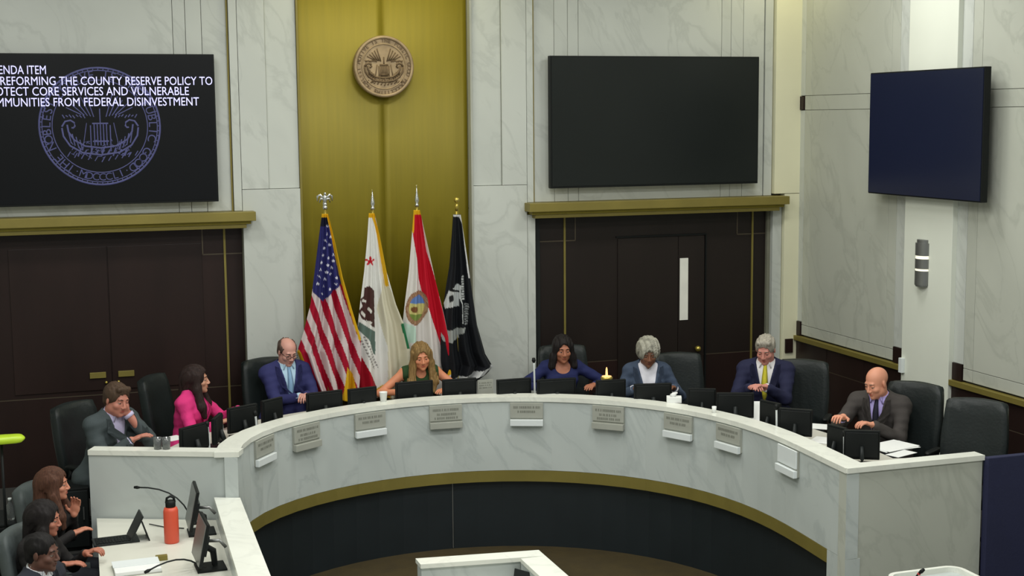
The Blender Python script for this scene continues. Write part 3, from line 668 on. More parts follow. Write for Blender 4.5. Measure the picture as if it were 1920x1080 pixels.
# ================================================================== CHAIRS
def pillow(bm, c, w_, d, h, e=0.35, bend=0.0, taper=0.0, n=14):
    k = bmesh.ops.create_uvsphere(bm, u_segments=28, v_segments=18, radius=1)
    sp = lambda v, p: math.copysign(abs(v)**p, v)
    for v in k['verts']:
        x, y, z = v.co; mm = max(abs(x), abs(y), abs(z)); 
        # push the sphere towards a rounded box
        X, Y_, Z_ = x/mm, y/mm, z/mm
        x = x*e+X*(1-e); y = y*e+Y_*(1-e); z = z*e+Z_*(1-e)
        tz = 1-taper*max(0, z)
        v.co = Vector((c[0]+x*w_/2*tz, c[1]+y*d/2+bend*(x*x), c[2]+z*h/2))
def make_chair(name, m, high=True):
    t = bpy.data.objects.new(name, None); C.objects.link(t)
    bm = bmesh.new(); pillow(bm, (0, 0, 0.46), 0.52, 0.50, 0.11, 0.35); link_mesh('seat', bm, m, t, True)
    bm = bmesh.new(); pillow(bm, (0, 0, 0), 0.52, 0.10, 0.70 if high else 0.5, 0.20, -0.05, 0.05)
    zc = 0.86 if high else 0.76
    bmesh.ops.transform(bm, matrix=Matrix.Translation((0, 0.27, zc)) @ Matrix.Rotation(math.radians(-9), 4, 'X'), verts=bm.verts)
    b = link_mesh('backrest', bm, m, t, True)
    for s in (-1, 1):
        bm = bmesh.new(); pillow(bm, (s*0.29, -0.02, 0.68), 0.06, 0.27, 0.04, 0.4); add_tube(bm, [(s*0.29, 0.06, 0.67), (s*0.30, 0.08, 0.55), (s*0.24, 0.06, 0.44)], 0.016); link_mesh('armrest', bm, M['black'], t, True)
    bm = bmesh.new(); add_cyl(bm, (0, 0, 0.10), (0, 0, 0.42), 0.028); link_mesh('gas_column', bm, M['metal'], t, True)
    for k in range(5):
        a = 2*math.pi*k/5+0.3; ca_, sa = math.cos(a), math.sin(a)
        bm = bmesh.new(); add_tube(bm, [(0.03*ca_, 0.03*sa, 0.12), (0.2*ca_, 0.2*sa, 0.09), (0.30*ca_, 0.30*sa, 0.075)], [0.022, 0.018, 0.013], 6); lg = link_mesh('leg', bm, M['black'], t, True)
        bm = bmesh.new(); add_ball(bm, (0.30*ca_, 0.30*sa, 0.03), 0.03, 10, 8); link_mesh('caster', bm, M['black'], lg, True)
    return t
proto = make_chair('office_chair', M['leather']); gproto = make_chair('office_chair', M['leather2'], True)
used = {}
def on_ray(px, py, depth): return _ray(px, py)*(depth/FPX)+np.array([0, 0, CAMZ])
def depth_of(o, z=1.0):
    p = np.array([o.location.x, o.location.y, z])-np.array([0, 0, CAMZ]); return -(RC.T @ p)[2]
def chair(px, py, ztop, deg, label, base=proto, zf=0.0, group='high backed chairs behind the dais', sitter=None, gap=0.34):
    # px, py: middle of the top edge of the backrest; deg 0 = chair facing the camera side of the room
    key = base.name
    o = base if key not in used else copy_tree(base); used[key] = 1
    a = math.radians(deg); p = atz(px, py, ztop)
    if sitter is not None: p = on_ray(px, py, depth_of(sitter)+gap); ztop = p[2]
    bx, by = 0.32*-math.sin(a), 0.32*math.cos(a)
    o.location = (p[0]-bx, p[1]-by, zf); o.rotation_euler = (0, 0, a); s = (ztop-zf)/1.215; o.scale = (1, 1, s)
    tag(o, label, 'chair', group); return o
p_ = None

# ================================================================== MONITORS AND DESK THINGS
def make_monitor():
    t = bpy.data.objects.new('monitor', None); C.objects.link(t)
    box('housing', -0.18, 0.18, -0.035, -0.005, 0.045, 0.275, M['black'], t, 0.008)
    box('rear_bulge', -0.165, 0.165, -0.042, -0.03, 0.06, 0.262, M['black'], t, 0.01)
    box('display', -0.17, 0.17, -0.006, 0.000, 0.055, 0.265, M['screen'], t)
    bm = bmesh.new(); add_cyl(bm, (0, -0.040, 0.245), (0, -0.034, 0.245), 0.009, seg=10); link_mesh('emblem', bm, M['metal'], t, True)
    bm = bmesh.new(); add_tube(bm, [(0, -0.045, 0.15), (0, -0.075, 0.06), (0, -0.06, 0.01)], [0.02, 0.022, 0.02], 8); link_mesh('stand_neck', bm, M['black2'], t, True)
    box('stand_foot', -0.11, 0.11, -0.12, 0.06, 0.0, 0.012, M['black2'], t, 0.004)
    return t
mp_ = make_monitor(); mused = []
def monitor(px, py, wpx, deg, label, ztop=0.985, base=0.72, group='monitors on the dais'):
    o = mp_ if not mused else copy_tree(mp_); mused.append(1)
    p = atz(px, py, ztop); a = math.radians(deg)
    d = (RC.T @ (p-np.array([0, 0, CAMZ])))[2]*-1
    fac = abs(math.cos(a-math.atan2(p[0], p[1])*-1)) if False else 1
    s = (ztop-base)/0.275; w_ = wpx/FPX*d/0.36
    o.location = (p[0], p[1], base); o.rotation_euler = (0, 0, a); o.scale = (w_, 1, s)
    return tag(o, label, 'monitor', group)
monitor(360, 796, 74, 40, 'dark monitor seen from behind, just right of the pink blazer sleeve, leftmost on the dais', 0.97)
monitor(402, 779, 58, 70, 'monitor turned nearly edge on, behind the leftmost monitor on the dais', 0.98)
monitor(451, 760, 66, 28, 'monitor seen from behind, third from the left on the dais', 0.98)
monitor(506, 747, 52, 36, 'monitor in front of the blue jacket elbow, fourth from the left on the dais')
monitor(606, 733, 72, 12, 'monitor right of the clasped hands of the man in blue')
monitor(677, 726, 58, 12, 'monitor below the bear flag, left of the white paper cup')
monitor(775, 714, 73, 2, 'monitor directly in front of the woman in the green top')
monitor(860, 709, 66, -2, 'monitor below the black flag, right of the woman in green')
monitor(962, 709, 68, 0, 'monitor standing alone before the marble pier, left of the woman in navy')
monitor(1042, 709, 76, -4, 'monitor directly in front of the woman in the navy blouse')
monitor(1144, 711, 58, -6, 'monitor right of the woman in navy with the brass ornament above it')
monitor(1223, 718, 72, -12, 'monitor directly in front of the woman with grey curly hair')
monitor(1316, 727, 52, -24, 'monitor right of the white tissue box')
monitor(1378, 735, 70, -22, 'monitor left of the yellow papers of the man in the navy suit')
monitor(1448, 752, 50, -72, 'monitor seen edge on, below the hands of the man with the yellow tie', 1.0)
monitor(1493, 765, 62, -40, 'monitor in front of the navy suit sleeve, third from the right on the dais', 0.99)
monitor(1574, 798, 48, -76, 'monitor seen edge on, below the hand of the bald man', 0.98)
monitor(1616, 805, 66, -28, 'rightmost monitor on the dais, in front of the bald man', 0.99)
def mic(base, tip, label, m='chrome', r=0.006, name='gooseneck_microphone', mid=None, dark='black'):
    t = thing(name, label, 'microphone', tuple(base))
    b = Vector(base); e = Vector(tip)-b
    bm = bmesh.new(); add_lathe(bm, [(0.035, 0), (0.035, 0.01), (0.015, 0.02)], seg=12); link_mesh('base', bm, M[dark], t, True)
    md = Vector(mid)-b if mid is not None else Vector((e.x*0.25, e.y*0.25, e.z*0.75))
    pts = [(0, 0, 0.01)]+[tuple((md*2*s*(1-s))+(e*s*s)) for s in (0.15, 0.3, 0.45, 0.6, 0.75, 0.9, 1)]
    bm = bmesh.new(); add_tube(bm, pts, r, 8); link_mesh('gooseneck', bm, M[m], t, True)
    bm = bmesh.new(); dv = (Vector(pts[-1])-Vector(pts[-2])).normalized(); add_tube(bm, [Vector(pts[-1]), Vector(pts[-1])+dv*0.02, Vector(pts[-1])+dv*0.045], [r*1.2, r*2.2, r*1.6], 8); link_mesh('capsule', bm, M['black'], t, True)
    return t
def upright_mic(px, pyt, ztop, label):
    p = atz(px, pyt, ztop); mic((p[0]+0.01, p[1]+0.01, 0.72), (p[0], p[1], ztop), label, 'plate_w', 0.009)
upright_mic(479, 780, 0.90, 'white stemmed microphone between the third and fourth monitors from the left')
upright_mic(415, 785, 0.92, 'white stemmed microphone right of the pink sleeve')
upright_mic(1456, 768, 0.97, 'white stemmed microphone before the navy suit, left of the third monitor from the right')
upright_mic(1583, 818, 0.93, 'white stemmed microphone left of the rightmost monitor on the dais')
upright_mic(1001, 680, 1.10, 'thin microphone rising left of the navy sleeve')
upright_mic(389, 800, 0.93, 'thin microphone beside the leftmost monitor on the dais')
def lathe_thing(name, label, cat, px, py, z, prof, m, seg=18, group=None):
    p = atz(px, py, z); bm = bmesh.new(); add_lathe(bm, prof, seg=seg); o = link_mesh(name, bm, M[m], None, True); o.location = (p[0], p[1], z); return tag(o, label, cat, group)
lathe_thing('paper_cup', 'white paper cup on the dais cap below the bear flag', 'cup', 719, 753, 0.85, [(0.026, 0), (0.036, 0.085), (0.037, 0.088), (0.033, 0.085), (0.024, 0.005)], 'paper')
lathe_thing('drinking_glass', 'clear drinking glass on the left return, left one of two', 'glass', 296, 842, 0.85, [(0.028, 0), (0.034, 0.09), (0.032, 0.09), (0.026, 0.006)], 'glass')
lathe_thing('drinking_glass', 'clear drinking glass on the left return, right one of two', 'glass', 312, 842, 0.85, [(0.028, 0), (0.034, 0.09), (0.032, 0.09), (0.026, 0.006)], 'glass')
lathe_thing('paper_cup', 'small white cup on the dais cap right of the tissue box', 'cup', 1339, 774, 0.85, [(0.016, 0), (0.02, 0.055), (0.018, 0.055), (0.014, 0.004)], 'paper')
# tissue boxes
p = atz(1273, 757, 0.85); t = thing('tissue_box', 'white tissue box on the dais cap right of the grey haired woman', 'box', (p[0]-0.01, p[1]+0.08, 0.85), -0.4)
box('carton', -0.065, 0.065, -0.05, 0.05, 0, 0.05, M['paper'], t, 0.004)
bm = bmesh.new(); add_tube(bm, [(-0.02, 0, 0.05), (0.0, 0, 0.07), (0.03, 0.005, 0.085)], [0.025, 0.02, 0.006], 7); link_mesh('tissue', bm, M['paper'], t, True)
# brass ornament above the eleventh monitor; its reflection is a glowing part
p = atz(1141, 708, 0.99); t = thing('brass_ornament', 'small brass ornament standing behind a monitor, its reflection built as a glow', 'ornament', (p[0]+0.03, p[1]+0.12, 0.72))
bm = bmesh.new(); add_lathe(bm, [(0.05, 0), (0.05, 0.02), (0.018, 0.04), (0.016, 0.20), (0.055, 0.235), (0.055, 0.255), (0.01, 0.258)]); link_mesh('holder', bm, M['brass'], t, True)
bm = bmesh.new(); add_lathe(bm, [(0.045, 0.256), (0.045, 0.262), (0.012, 0.264), (0.008, 0.33), (0.002, 0.345)], seg=12); link_mesh('glint', bm, M['glint'], t, True)
# tent card behind the dais below the black flag
p = aty(910, 712, 12.15); t = thing('tent_card', 'small grey printed tent card on the dais between two monitors', 'card', (p[0], 12.15, 0.72), 0.0)
box('card', -0.075, 0.075, -0.004, 0.004, 0, p[2]-0.72, M['plate'], t, 0.002)
bm = bmesh.new()
for z in (0.9, 0.8, 0.7):
    x = -0.06
    while x < 0.055: add_box(bm, x, x+0.009, -0.006, -0.004, (p[2]-0.72)*z-0.008, (p[2]-0.72)*z); x += random.choice((0.012, 0.02))
link_mesh('lettering', bm, M['print'], t)['kind'] = 'stuff'
def paper(px, py, z, w_, d, deg, label, n=1, m='paper', tilt=0.0, name='paper_sheet', group=None):
    p = atz(px, py, z); bm = bmesh.new()
    for k in range(n):
        a = add_box(bm, -w_/2, w_/2, -d/2, d/2, k*0.004, k*0.004+0.003); bmesh.ops.rotate(bm, cent=(0, 0, 0), matrix=Matrix.Rotation(0.06*k*(-1)**k, 3, 'Z'), verts=a)
    o = link_mesh(name, bm, M[m]); o.location = (p[0], p[1], z); o.rotation_euler = (tilt, 0, math.radians(deg)); return tag(o, label, 'paper', group)
paper(1672, 838, 0.719, 0.36, 0.26, 10, 'stack of white papers before the bald man, right of the rightmost monitor', 3)
paper(1545, 826, 0.722, 0.20, 0.22, -50, 'loose white paper left of the bald man\'s edge on monitor', 1)
paper(1690, 851, 0.719, 0.24, 0.12, 20, 'white paper at the right corner of the dais desk, nearest the cap', 1)
paper(1536, 800, 0.722, 0.16, 0.2, -40, 'white paper between the navy suit and the bald man\'s hand', 1)
paper(1424, 772, 0.80, 0.16, 0.20, -20, 'cream paper leaning before the yellow tie', 1, tilt=0.9)
paper(326, 822, 0.722, 0.16, 0.16, 30, 'white paper below the pink sleeve, left of the leftmost monitor', 1)

# ================================================================== LOWER LEFT: CLERKS' DESK
ZD = 0.32
cd = thing('clerk_desk', 'white topped clerk desk with low marble side wall, below the left end of the dais', 'desk', (0, 0, 0))
def quad(name, pts, z0, z1, m, par): 
    bm = bmesh.new(); prism(bm, pts, z0, z1); return link_mesh(name, bm, M[m], par)
quad('desk_top', [(0.215, 10.93), (0.16, 7.9), (1.02, 7.9), (1.075, 10.57)], ZD-0.04, ZD, 'desk_white', cd)
quad('side_wall', [(1.075, 10.56), (0.99, 7.9), (1.17, 7.9), (1.245, 10.49)], ZW, 0.465, 'marble_cool', cd)
quad('wall_cap', [(1.068, 10.56), (0.98, 7.9), (1.18, 7.9), (1.255, 10.485)], 0.466, 0.50, 'marble_cap', cd)
quad('modesty_panel', [(0.30, 10.88), (0.24, 7.9), (0.27, 7.9), (0.33, 10.86)], ZW, ZD-0.04, 'leather2', cd)
# tablet on a folding stand with keyboard
def onz(px, py, z=ZD): return atz(px, py, z)
p = onz(262, 1010); t = thing('tablet_computer', 'dark tablet propped up on a keyboard case on the white clerk desk', 'computer', (p[0]-0.03, p[1], ZD), math.radians(4))
box('keyboard_case', -0.30, 0.02, -0.09, 0.10, 0.0, 0.014, M['black2'], t, 0.003)
bm = bmesh.new()
for i in range(5):
    for j in range(11): add_box(bm, -0.28+j*0.022, -0.262+j*0.022, -0.07+i*0.03, -0.046+i*0.03, 0.014, 0.019)
o = link_mesh('keyboard_keys', bm, M['black'], t); o['kind'] = 'stuff'
bm = bmesh.new(); add_box(bm, -0.006, 0.006, -0.10, 0.11, 0, 0.20, 0.003); bmesh.ops.transform(bm, matrix=Matrix.Translation((-0.045, 0, 0.012)) @ Matrix.Rotation(math.radians(28), 4, 'Y'), verts=bm.verts); link_mesh('tablet', bm, M['black2'], t)
bm = bmesh.new(); add_box(bm, -0.004, 0.004, -0.09, 0.09, 0, 0.15, 0.002); bmesh.ops.transform(bm, matrix=Matrix.Translation((0.09, 0, 0.0)) @ Matrix.Rotation(math.radians(-18), 4, 'Y'), verts=bm.verts); link_mesh('stand_flap', bm, M['black'], t)
p = onz(323, 1019); t = thing('water_bottle', 'orange red steel water bottle with a black lid on the clerk desk', 'bottle', (p[0], p[1]+0.03, ZD))
bm = bmesh.new(); add_lathe(bm, [(0.050, 0), (0.053, 0.008), (0.053, 0.235), (0.046, 0.258), (0.03, 0.265)], seg=28); link_mesh('body', bm, M['orange'], t, True)
bm = bmesh.new(); add_lathe(bm, [(0.033, 0.262), (0.036, 0.268), (0.036, 0.30), (0.026, 0.312)], seg=24)
add_tube(bm, [(-0.03, 0, 0.295), (-0.024, 0, 0.33), (0.0, 0, 0.342), (0.024, 0, 0.33), (0.03, 0, 0.295)], 0.009, 8); link_mesh('lid', bm, M['black'], t, True)
def angled_monitor(px, py, label, rz, h=0.30, w_=0.36, lean=12):
    p = onz(px, py); t = thing('monitor', label, 'monitor', (p[0], p[1], ZD), math.radians(rz))
    R_ = Matrix.Translation((0, 0, 0.06)) @ Matrix.Rotation(math.radians(-lean), 4, 'X')
    for nm, b_, m_ in (('housing', (-w_/2, w_/2, 0.0, 0.022, 0, h), 'black'), ('display', (-w_/2+0.01, w_/2-0.01, -0.006, 0.0, 0.01, h-0.01), 'metal'), ('rear_box', (-0.1, 0.1, 0.022, 0.05, 0.06, 0.2), 'black2')):
        bm = bmesh.new(); add_box(bm, *b_, 0.004 if nm != 'display' else 0); bmesh.ops.transform(bm, matrix=R_, verts=bm.verts); link_mesh(nm, bm, M[m_], t)
    bm = bmesh.new(); add_tube(bm, [(0, 0.05, 0.17), (0, 0.12, 0.12), (0, 0.13, 0.02)], [0.02, 0.024, 0.02], 8); add_box(bm, -0.1, 0.1, 0.0, 0.2, 0, 0.014, 0.004); link_mesh('stand', bm, M['black'], t)
    bm = bmesh.new(); add_tube(bm, [(0.02, 0.06, 0.2), (0.05, 0.16, 0.2), (0.05, 0.2, 0.15)], 0.012, 6); link_mesh('hinge_arm', bm, M['metal'], t, True)
    return t
angled_monitor(352, 1001, 'thin monitor seen edge on behind the orange bottle, farther of two on the clerk desk', -91)
angled_monitor(367, 1068, 'thin monitor seen edge on, nearer of two on the clerk desk', -88)
b1 = onz(350, 985); tp = atz(262, 914, 0.60)
mic((b1[0]+0.05, b1[1]+0.02, ZD), (tp[0], tp[1], 0.60), 'long black gooseneck microphone reaching left from behind the orange bottle', 'black2', 0.006, mid=(b1[0]-0.02, b1[1], 0.62))
b1 = onz(372, 1068); tp = atz(282, 1068, 0.40)
mic((b1[0]+0.03, b1[1], ZD), (tp[0], tp[1], 0.40), 'black gooseneck microphone over the white notebook at the bottom of the photo', 'black2', 0.006, mid=(b1[0]-0.08, b1[1], 0.47))
p = onz(255, 1062); t = thing('notebook', 'thick white notebook on the clerk desk below the tablet', 'notebook', (p[0], p[1]-0.06, ZD), 0.04)
box('cover', -0.155, 0.155, -0.14, 0.12, 0, 0.006, M['plate'], t, 0.001); box('pages', -0.15, 0.152, -0.135, 0.115, 0.006, 0.03, M['paper'], t, 0.002); box('cover', -0.155, 0.155, -0.02, 0.12, 0.030, 0.034, M['plate_w'], t, 0.001)
p = onz(303, 1050); bm = bmesh.new(); add_box(bm, -0.04, 0.04, -0.02, 0.02, 0, 0.035, 0.004); o = link_mesh('desk_box', bm, M['gold_trim']); o.location = (p[0], p[1], ZD); tag(o, 'small brass coloured box beside the white notebook', 'box')
bm = bmesh.new(); add_tube(bm, [onz(280, 985)+[0, 0, 0.01], onz(310, 990)+[0, 0, 0.006], onz(345, 992)+[0, 0, 0.006]], 0.004, 6); tag(link_mesh('cable', bm, M['black2'], None, True), 'thin black cable lying between the tablet and the orange bottle', 'cable')
# podium in the middle of the well
pd = thing('well_desk', 'low marble capped desk in the middle of the well, at the bottom edge', 'desk', (0, 0, 0))
zc = 0.35
A0 = atz(779, 1047, zc); A1 = atz(1010, 1031, zc); A2 = atz(1060, 1080, zc)
x0, y0, x1, y1 = A0[0], A0[1], A1[0]+0.0, A1[1]
quad('back_panel', [(x0+0.01, y0-0.01), (x1-0.01, y1-0.01), (x1-0.01, y1-0.12), (x0+0.01, y0-0.12)], ZW, zc-0.03, 'marble_cool', pd)
quad('back_cap', [(x0, y0), (x1, y1), (x1, y1-0.14), (x0, y0-0.14)], zc-0.03, zc, 'marble_cap', pd)
quad('side_panel', [(x1-0.01, y1-0.12), (x1-0.01, y1-1.6), (x1-0.17, y1-1.6), (x1-0.17, y1-0.12)], ZW, zc-0.03, 'marble_cool', pd)
quad('side_cap', [(x1, y1-0.14), (x1, y1-1.62), (x1-0.18, y1-1.62), (x1-0.18, y1-0.14)], zc-0.03, zc, 'marble_cap', pd)
quad('desk_top', [(x0+0.02, y0-0.12), (x1-0.17, y1-0.12), (x1-0.17, y1-1.4), (x0+0.02, y0-1.4)], 0.02, 0.05, 'desk_white', pd)
p = atz(984, 1052, 0.33); t = thing('laptop', 'dark laptop on the marble capped desk in the middle of the well', 'computer', (p[0]-0.05, p[1]-0.2, 0.05), math.radians(-60))
box('keyboard_base', -0.16, 0.16, -0.23, 0.0, 0, 0.016, M['metal'], t, 0.004)
bm = bmesh.new(); add_box(bm, -0.16, 0.16, 0, 0.01, 0, 0.24, 0.003); bmesh.ops.transform(bm, matrix=Matrix.Translation((0, 0, 0.016)) @ Matrix.Rotation(math.radians(-12), 4, 'X'), verts=bm.verts); link_mesh('lid', bm, M['black2'], t)
# lectern at the lower right
lc = thing('lectern', 'white rimmed rounded lectern top at the bottom, right of the middle', 'lectern', (0, 0, 0))
L0 = atz(1655, 1071, 0.35); L1 = atz(1790, 1063, 0.35)
def roundrect(xa, xb, ya, yb, r, n=6):
    o = []
    for cx, cy, a0 in ((xb-r, yb-r, 0), (xa+r, yb-r, 90), (xa+r, ya+r, 180), (xb-r, ya+r, 270)):
        for k in range(n+1): a = math.radians(a0+90*k/n); o.append((cx+r*math.cos(a), cy+r*math.sin(a)))
    return o
xa, xb, yb = L0[0]-0.03, L1[0]+0.04, (L0[1]+L1[1])/2
quad('body', roundrect(xa+0.02, xb-0.02, yb-0.6, yb-0.02, 0.08), ZW, 0.30, 'marble_cool', lc)
ro = roundrect(xa, xb, yb-0.62, yb, 0.10); ri = roundrect(xa+0.03, xb-0.03, yb-0.59, yb-0.03, 0.07)
bm = bmesh.new(); n = len(ro); V = [[bm.verts.new((q[0], q[1], z)) for q in P_] for P_, z in ((ro, 0.30), (ro, 0.35), (ri, 0.35), (ri, 0.30))]
for a, b in zip(V, V[1:]+V[:1]):
    for k in range(n): bm.faces.new((a[k], a[(k+1) % n], b[(k+1) % n], b[k]))
bmesh.ops.recalc_face_normals(bm, faces=bm.faces); link_mesh('rim', bm, M['marble_cap'], lc)
quad('inset_top', ri, 0.295, 0.315, 'marble_cool', lc)
tp = atz(1703, 1059, 0.45)
t = mic((xa+0.06, yb-0.25, 0.316), (tp[0], tp[1]-0.12, 0.43), 'short black gooseneck microphone with a red ring on the white rimmed lectern', 'black', 0.006)
g = [c for c in t.children if c.name.startswith('gooseneck')][0]
bm = bmesh.new(); e = Vector((tp[0], tp[1]-0.12, 0.43))-Vector((xa+0.06, yb-0.25, 0.316)); add_tube(bm, [e*0.93, e*1.0], 0.011, 10); link_mesh('light_ring', bm, M['red'], t, True)
# lime lamp on the far left
q = aty(18, 823, 10.9); t = thing('desk_lamp', 'bright lime green glass lamp shade at the left edge, on a dark stand', 'lamp', (q[0]-0.06, 10.9, 0))
zl = q[2]; bm = bmesh.new(); pillow(bm, (0, 0, zl), 0.34, 0.14, 0.062, 0.5); link_mesh('lamp_shade', bm, M['lime'], t, True)
bm = bmesh.new(); add_cyl(bm, (0, 0.02, 0.02), (0, 0.02, zl-0.02), 0.01); add_lathe(bm, [(0.12, 0), (0.12, 0.015), (0.02, 0.03)]); link_mesh('stand', bm, M['black'], t, True)
# black bin with bottle on the far left
q = atz(14, 938, 0.45); t = thing('equipment_case', 'black equipment case at the left edge behind the seated clerks', 'case', (q[0]-0.12, q[1], ZW))
box('body', -0.25, 0.20, -0.2, 0.2, 0, 0.86, M['black'], t, 0.02); box('lid', -0.26, 0.21, -0.21, 0.21, 0.86, 0.885, M['black2'], t, 0.008)
q2 = (q[0]+0.02, q[1]-0.1, ZW+0.885)
t = thing('plastic_bottle', 'clear plastic bottle standing on the black equipment case', 'bottle', q2)
bm = bmesh.new(); add_lathe(bm, [(0.03, 0), (0.032, 0.01), (0.032, 0.10), (0.012, 0.135), (0.012, 0.15)], seg=14); link_mesh('body', bm, M['glass'], t, True)
bm = bmesh.new(); add_cyl(bm, (0, 0, 0.148), (0, 0, 0.168), 0.014); link_mesh('cap', bm, M['plate_w'], t, True)

# ================================================================== PEOPLE: smooth blended solids turned into one mesh each
class Field:
    def __init__(s, lo, hi, h, fine=None, hf=None):
        ax = []
        for k in range(3):
            if fine is not None and fine[0][k] > lo[k]:
                a = np.arange(lo[k], fine[0][k], h); b = np.arange(fine[0][k], fine[1][k], hf); c = np.arange(fine[1][k], hi[k]+h, h)
                ax.append(np.r_[a, b, c] if len(a) and a[-1] < fine[0][k]-h*0.3 else np.r_[a[:-1], b, c])
            elif fine is not None:
                ax.append(np.r_[np.arange(lo[k], fine[1][k], hf), np.arange(fine[1][k], hi[k]+h, h)])
            else: ax.append(np.arange(lo[k], hi[k]+h, h))
        s.ax = [a.astype(np.float32) for a in ax]
        s.F = np.full([len(a) for a in s.ax], 0.5, np.float32)
    def sub(s, lo, hi):
        sl = []
        for k in range(3):
            i = np.searchsorted(s.ax[k], lo[k]); j = np.searchsorted(s.ax[k], hi[k])+1; sl.append(slice(max(i-1, 0), max(j, 1)))
        sl = tuple(sl)
        return sl, s.ax[0][sl[0]][:, None, None], s.ax[1][sl[1]][None, :, None], s.ax[2][sl[2]][None, None, :]
    def comb(s, sl, d, k, op):
        A = s.F[sl]
        if op == 'add':
            if k > 0: h = np.maximum(k-np.abs(A-d), 0)/k; s.F[sl] = np.minimum(A, d)-h*h*k*0.25
            else: s.F[sl] = np.minimum(A, d)
        else:
            d = -d
            if k > 0: h = np.maximum(k-np.abs(A-d), 0)/k; s.F[sl] = np.maximum(A, d)+h*h*k*0.25
            else: s.F[sl] = np.maximum(A, d)
    def cone(s, a, b, r0, r1, k=0.02, op='add', infl=0.0, wob=None):
        a = np.asarray(a, float); b = np.asarray(b, float); r0 += infl; r1 += infl; m = max(r0, r1)+k+0.02
        sl, X, Y, Z = s.sub(np.minimum(a, b)-m, np.maximum(a, b)+m)
        ab = b-a; L = max((ab*ab).sum(), 1e-9)
        t = np.clip(((X-a[0])*ab[0]+(Y-a[1])*ab[1]+(Z-a[2])*ab[2])/L, 0, 1)
        d = np.sqrt((X-a[0]-t*ab[0])**2+(Y-a[1]-t*ab[1])**2+(Z-a[2]-t*ab[2])**2)-(r0+(r1-r0)*t)
        s.comb(sl, d.astype(np.float32), k, op)
    def ell(s, c, r, rot=None, k=0.02, op='add', infl=0.0):
        c = np.asarray(c, float); r = np.asarray(r, float)+infl; m = r.max()+k+0.02
        sl, X, Y, Z = s.sub(c-m, c+m); x, y, z = X-c[0], Y-c[1], Z-c[2]
        if rot is not None:
            x, y, z = (rot[0, 0]*x+rot[1, 0]*y+rot[2, 0]*z), (rot[0, 1]*x+rot[1, 1]*y+rot[2, 1]*z), (rot[0, 2]*x+rot[1, 2]*y+rot[2, 2]*z)
        k0 = np.sqrt((x/r[0])**2+(y/r[1])**2+(z/r[2])**2); k1 = np.sqrt((x/r[0]**2)**2+(y/r[1]**2)**2+(z/r[2]**2)**2)+1e-6
        s.comb(sl, (k0*(k0-1)/k1).astype(np.float32), k, op)
    def half(s, c, n, k=0.0, lo=None, hi=None):       # cut away the side the normal points to
        n = np.asarray(n, float); n /= np.linalg.norm(n)
        sl, X, Y, Z = s.sub(lo if lo is not None else [-9]*3, hi if hi is not None else [9]*3)
        d = (X-c[0])*n[0]+(Y-c[1])*n[1]+(Z-c[2])*n[2]
        s.comb(sl, -d.astype(np.float32), k, 'cut')
    def wedge(s, N, ux, fw, up, z0, z1, h0, h1, k=0.004):   # cut a V from height z0 (half width h0) down to z1 (h1), front side only
        sl, X, Y, Z = s.sub(N-0.45, N+0.2); dx, dy, dz = X-N[0], Y-N[1], Z-N[2]
        u = np.abs(dx*ux[0]+dy*ux[1]+dz*ux[2]); f = dx*fw[0]+dy*fw[1]+dz*fw[2]; v = dx*up[0]+dy*up[1]+dz*up[2]
        t = np.clip((v-z1)/(z0-z1), 0, 1); d = np.maximum(np.maximum((u-(h1+(h0-h1)*t))*0.95, z1-v), 0.02-f)
        s.comb(sl, d.astype(np.float32), k, 'cut')
    def hit(s, p, d, t0=0.30, t1=0.0):                     # first point of the solid met when coming in along -d
        for t in np.arange(t0, t1, -0.003):
            q = p+d*t; i = [min(max(int(np.searchsorted(s.ax[k], q[k])), 0), len(s.ax[k])-1) for k in range(3)]
            if s.F[i[0], i[1], i[2]] < 0: return q
        return p+d*0.06
    def noise(s, amp, fr, seed=0, dirs=None):
        X, Y, Z = s.ax[0][:, None, None], s.ax[1][None, :, None], s.ax[2][None, None, :]
        r = np.random.RandomState(seed)
        for i in range(3):
            v = r.randn(3); v /= np.linalg.norm(v); v *= fr*(1+0.7*i)
            if dirs is not None: v = v*np.asarray(dirs)
            s.F += (amp/(1+0.5*i)*np.sin(X*v[0]+Y*v[1]+Z*v[2]+r.rand()*6)).astype(np.float32)
    def mesh(s, name, material, parent):
        F = s.F; ins = F < 0
        c = np.zeros(tuple(n-1 for n in F.shape), np.int8)
        for i in (0, 1):
            for j in (0, 1):
                for k in (0, 1): c += ins[i:F.shape[0]-1+i, j:F.shape[1]-1+j, k:F.shape[2]-1+k]
        act = (c > 0) & (c < 8); I, J, K = np.nonzero(act); n = len(I)
        vid = np.full(act.shape, -1, np.int32); vid[I, J, K] = np.arange(n)
        val = np.stack([F[I+i, J+j, K+k] for i in (0, 1) for j in (0, 1) for k in (0, 1)], 1)
        cor = np.array([(i, j, k) for i in (0, 1) for j in (0, 1) for k in (0, 1)], float)
        acc = np.zeros((n, 3)); cnt = np.zeros(n)
        for a in range(8):
            for b in range(a+1, 8):
                if np.abs(cor[a]-cor[b]).sum() != 1: continue
                va, vb = val[:, a], val[:, b]; m = (va < 0) != (vb < 0); t = np.where(m, va/np.where(m, va-vb, 1), 0)
                acc += m[:, None]*(cor[a]+(cor[b]-cor[a])*t[:, None]); cnt += m
        loc = acc/cnt[:, None]
        P = np.stack([s.ax[0][I]+(s.ax[0][I+1]-s.ax[0][I])*loc[:, 0], s.ax[1][J]+(s.ax[1][J+1]-s.ax[1][J])*loc[:, 1], s.ax[2][K]+(s.ax[2][K+1]-s.ax[2][K])*loc[:, 2]], 1)
        Q = []
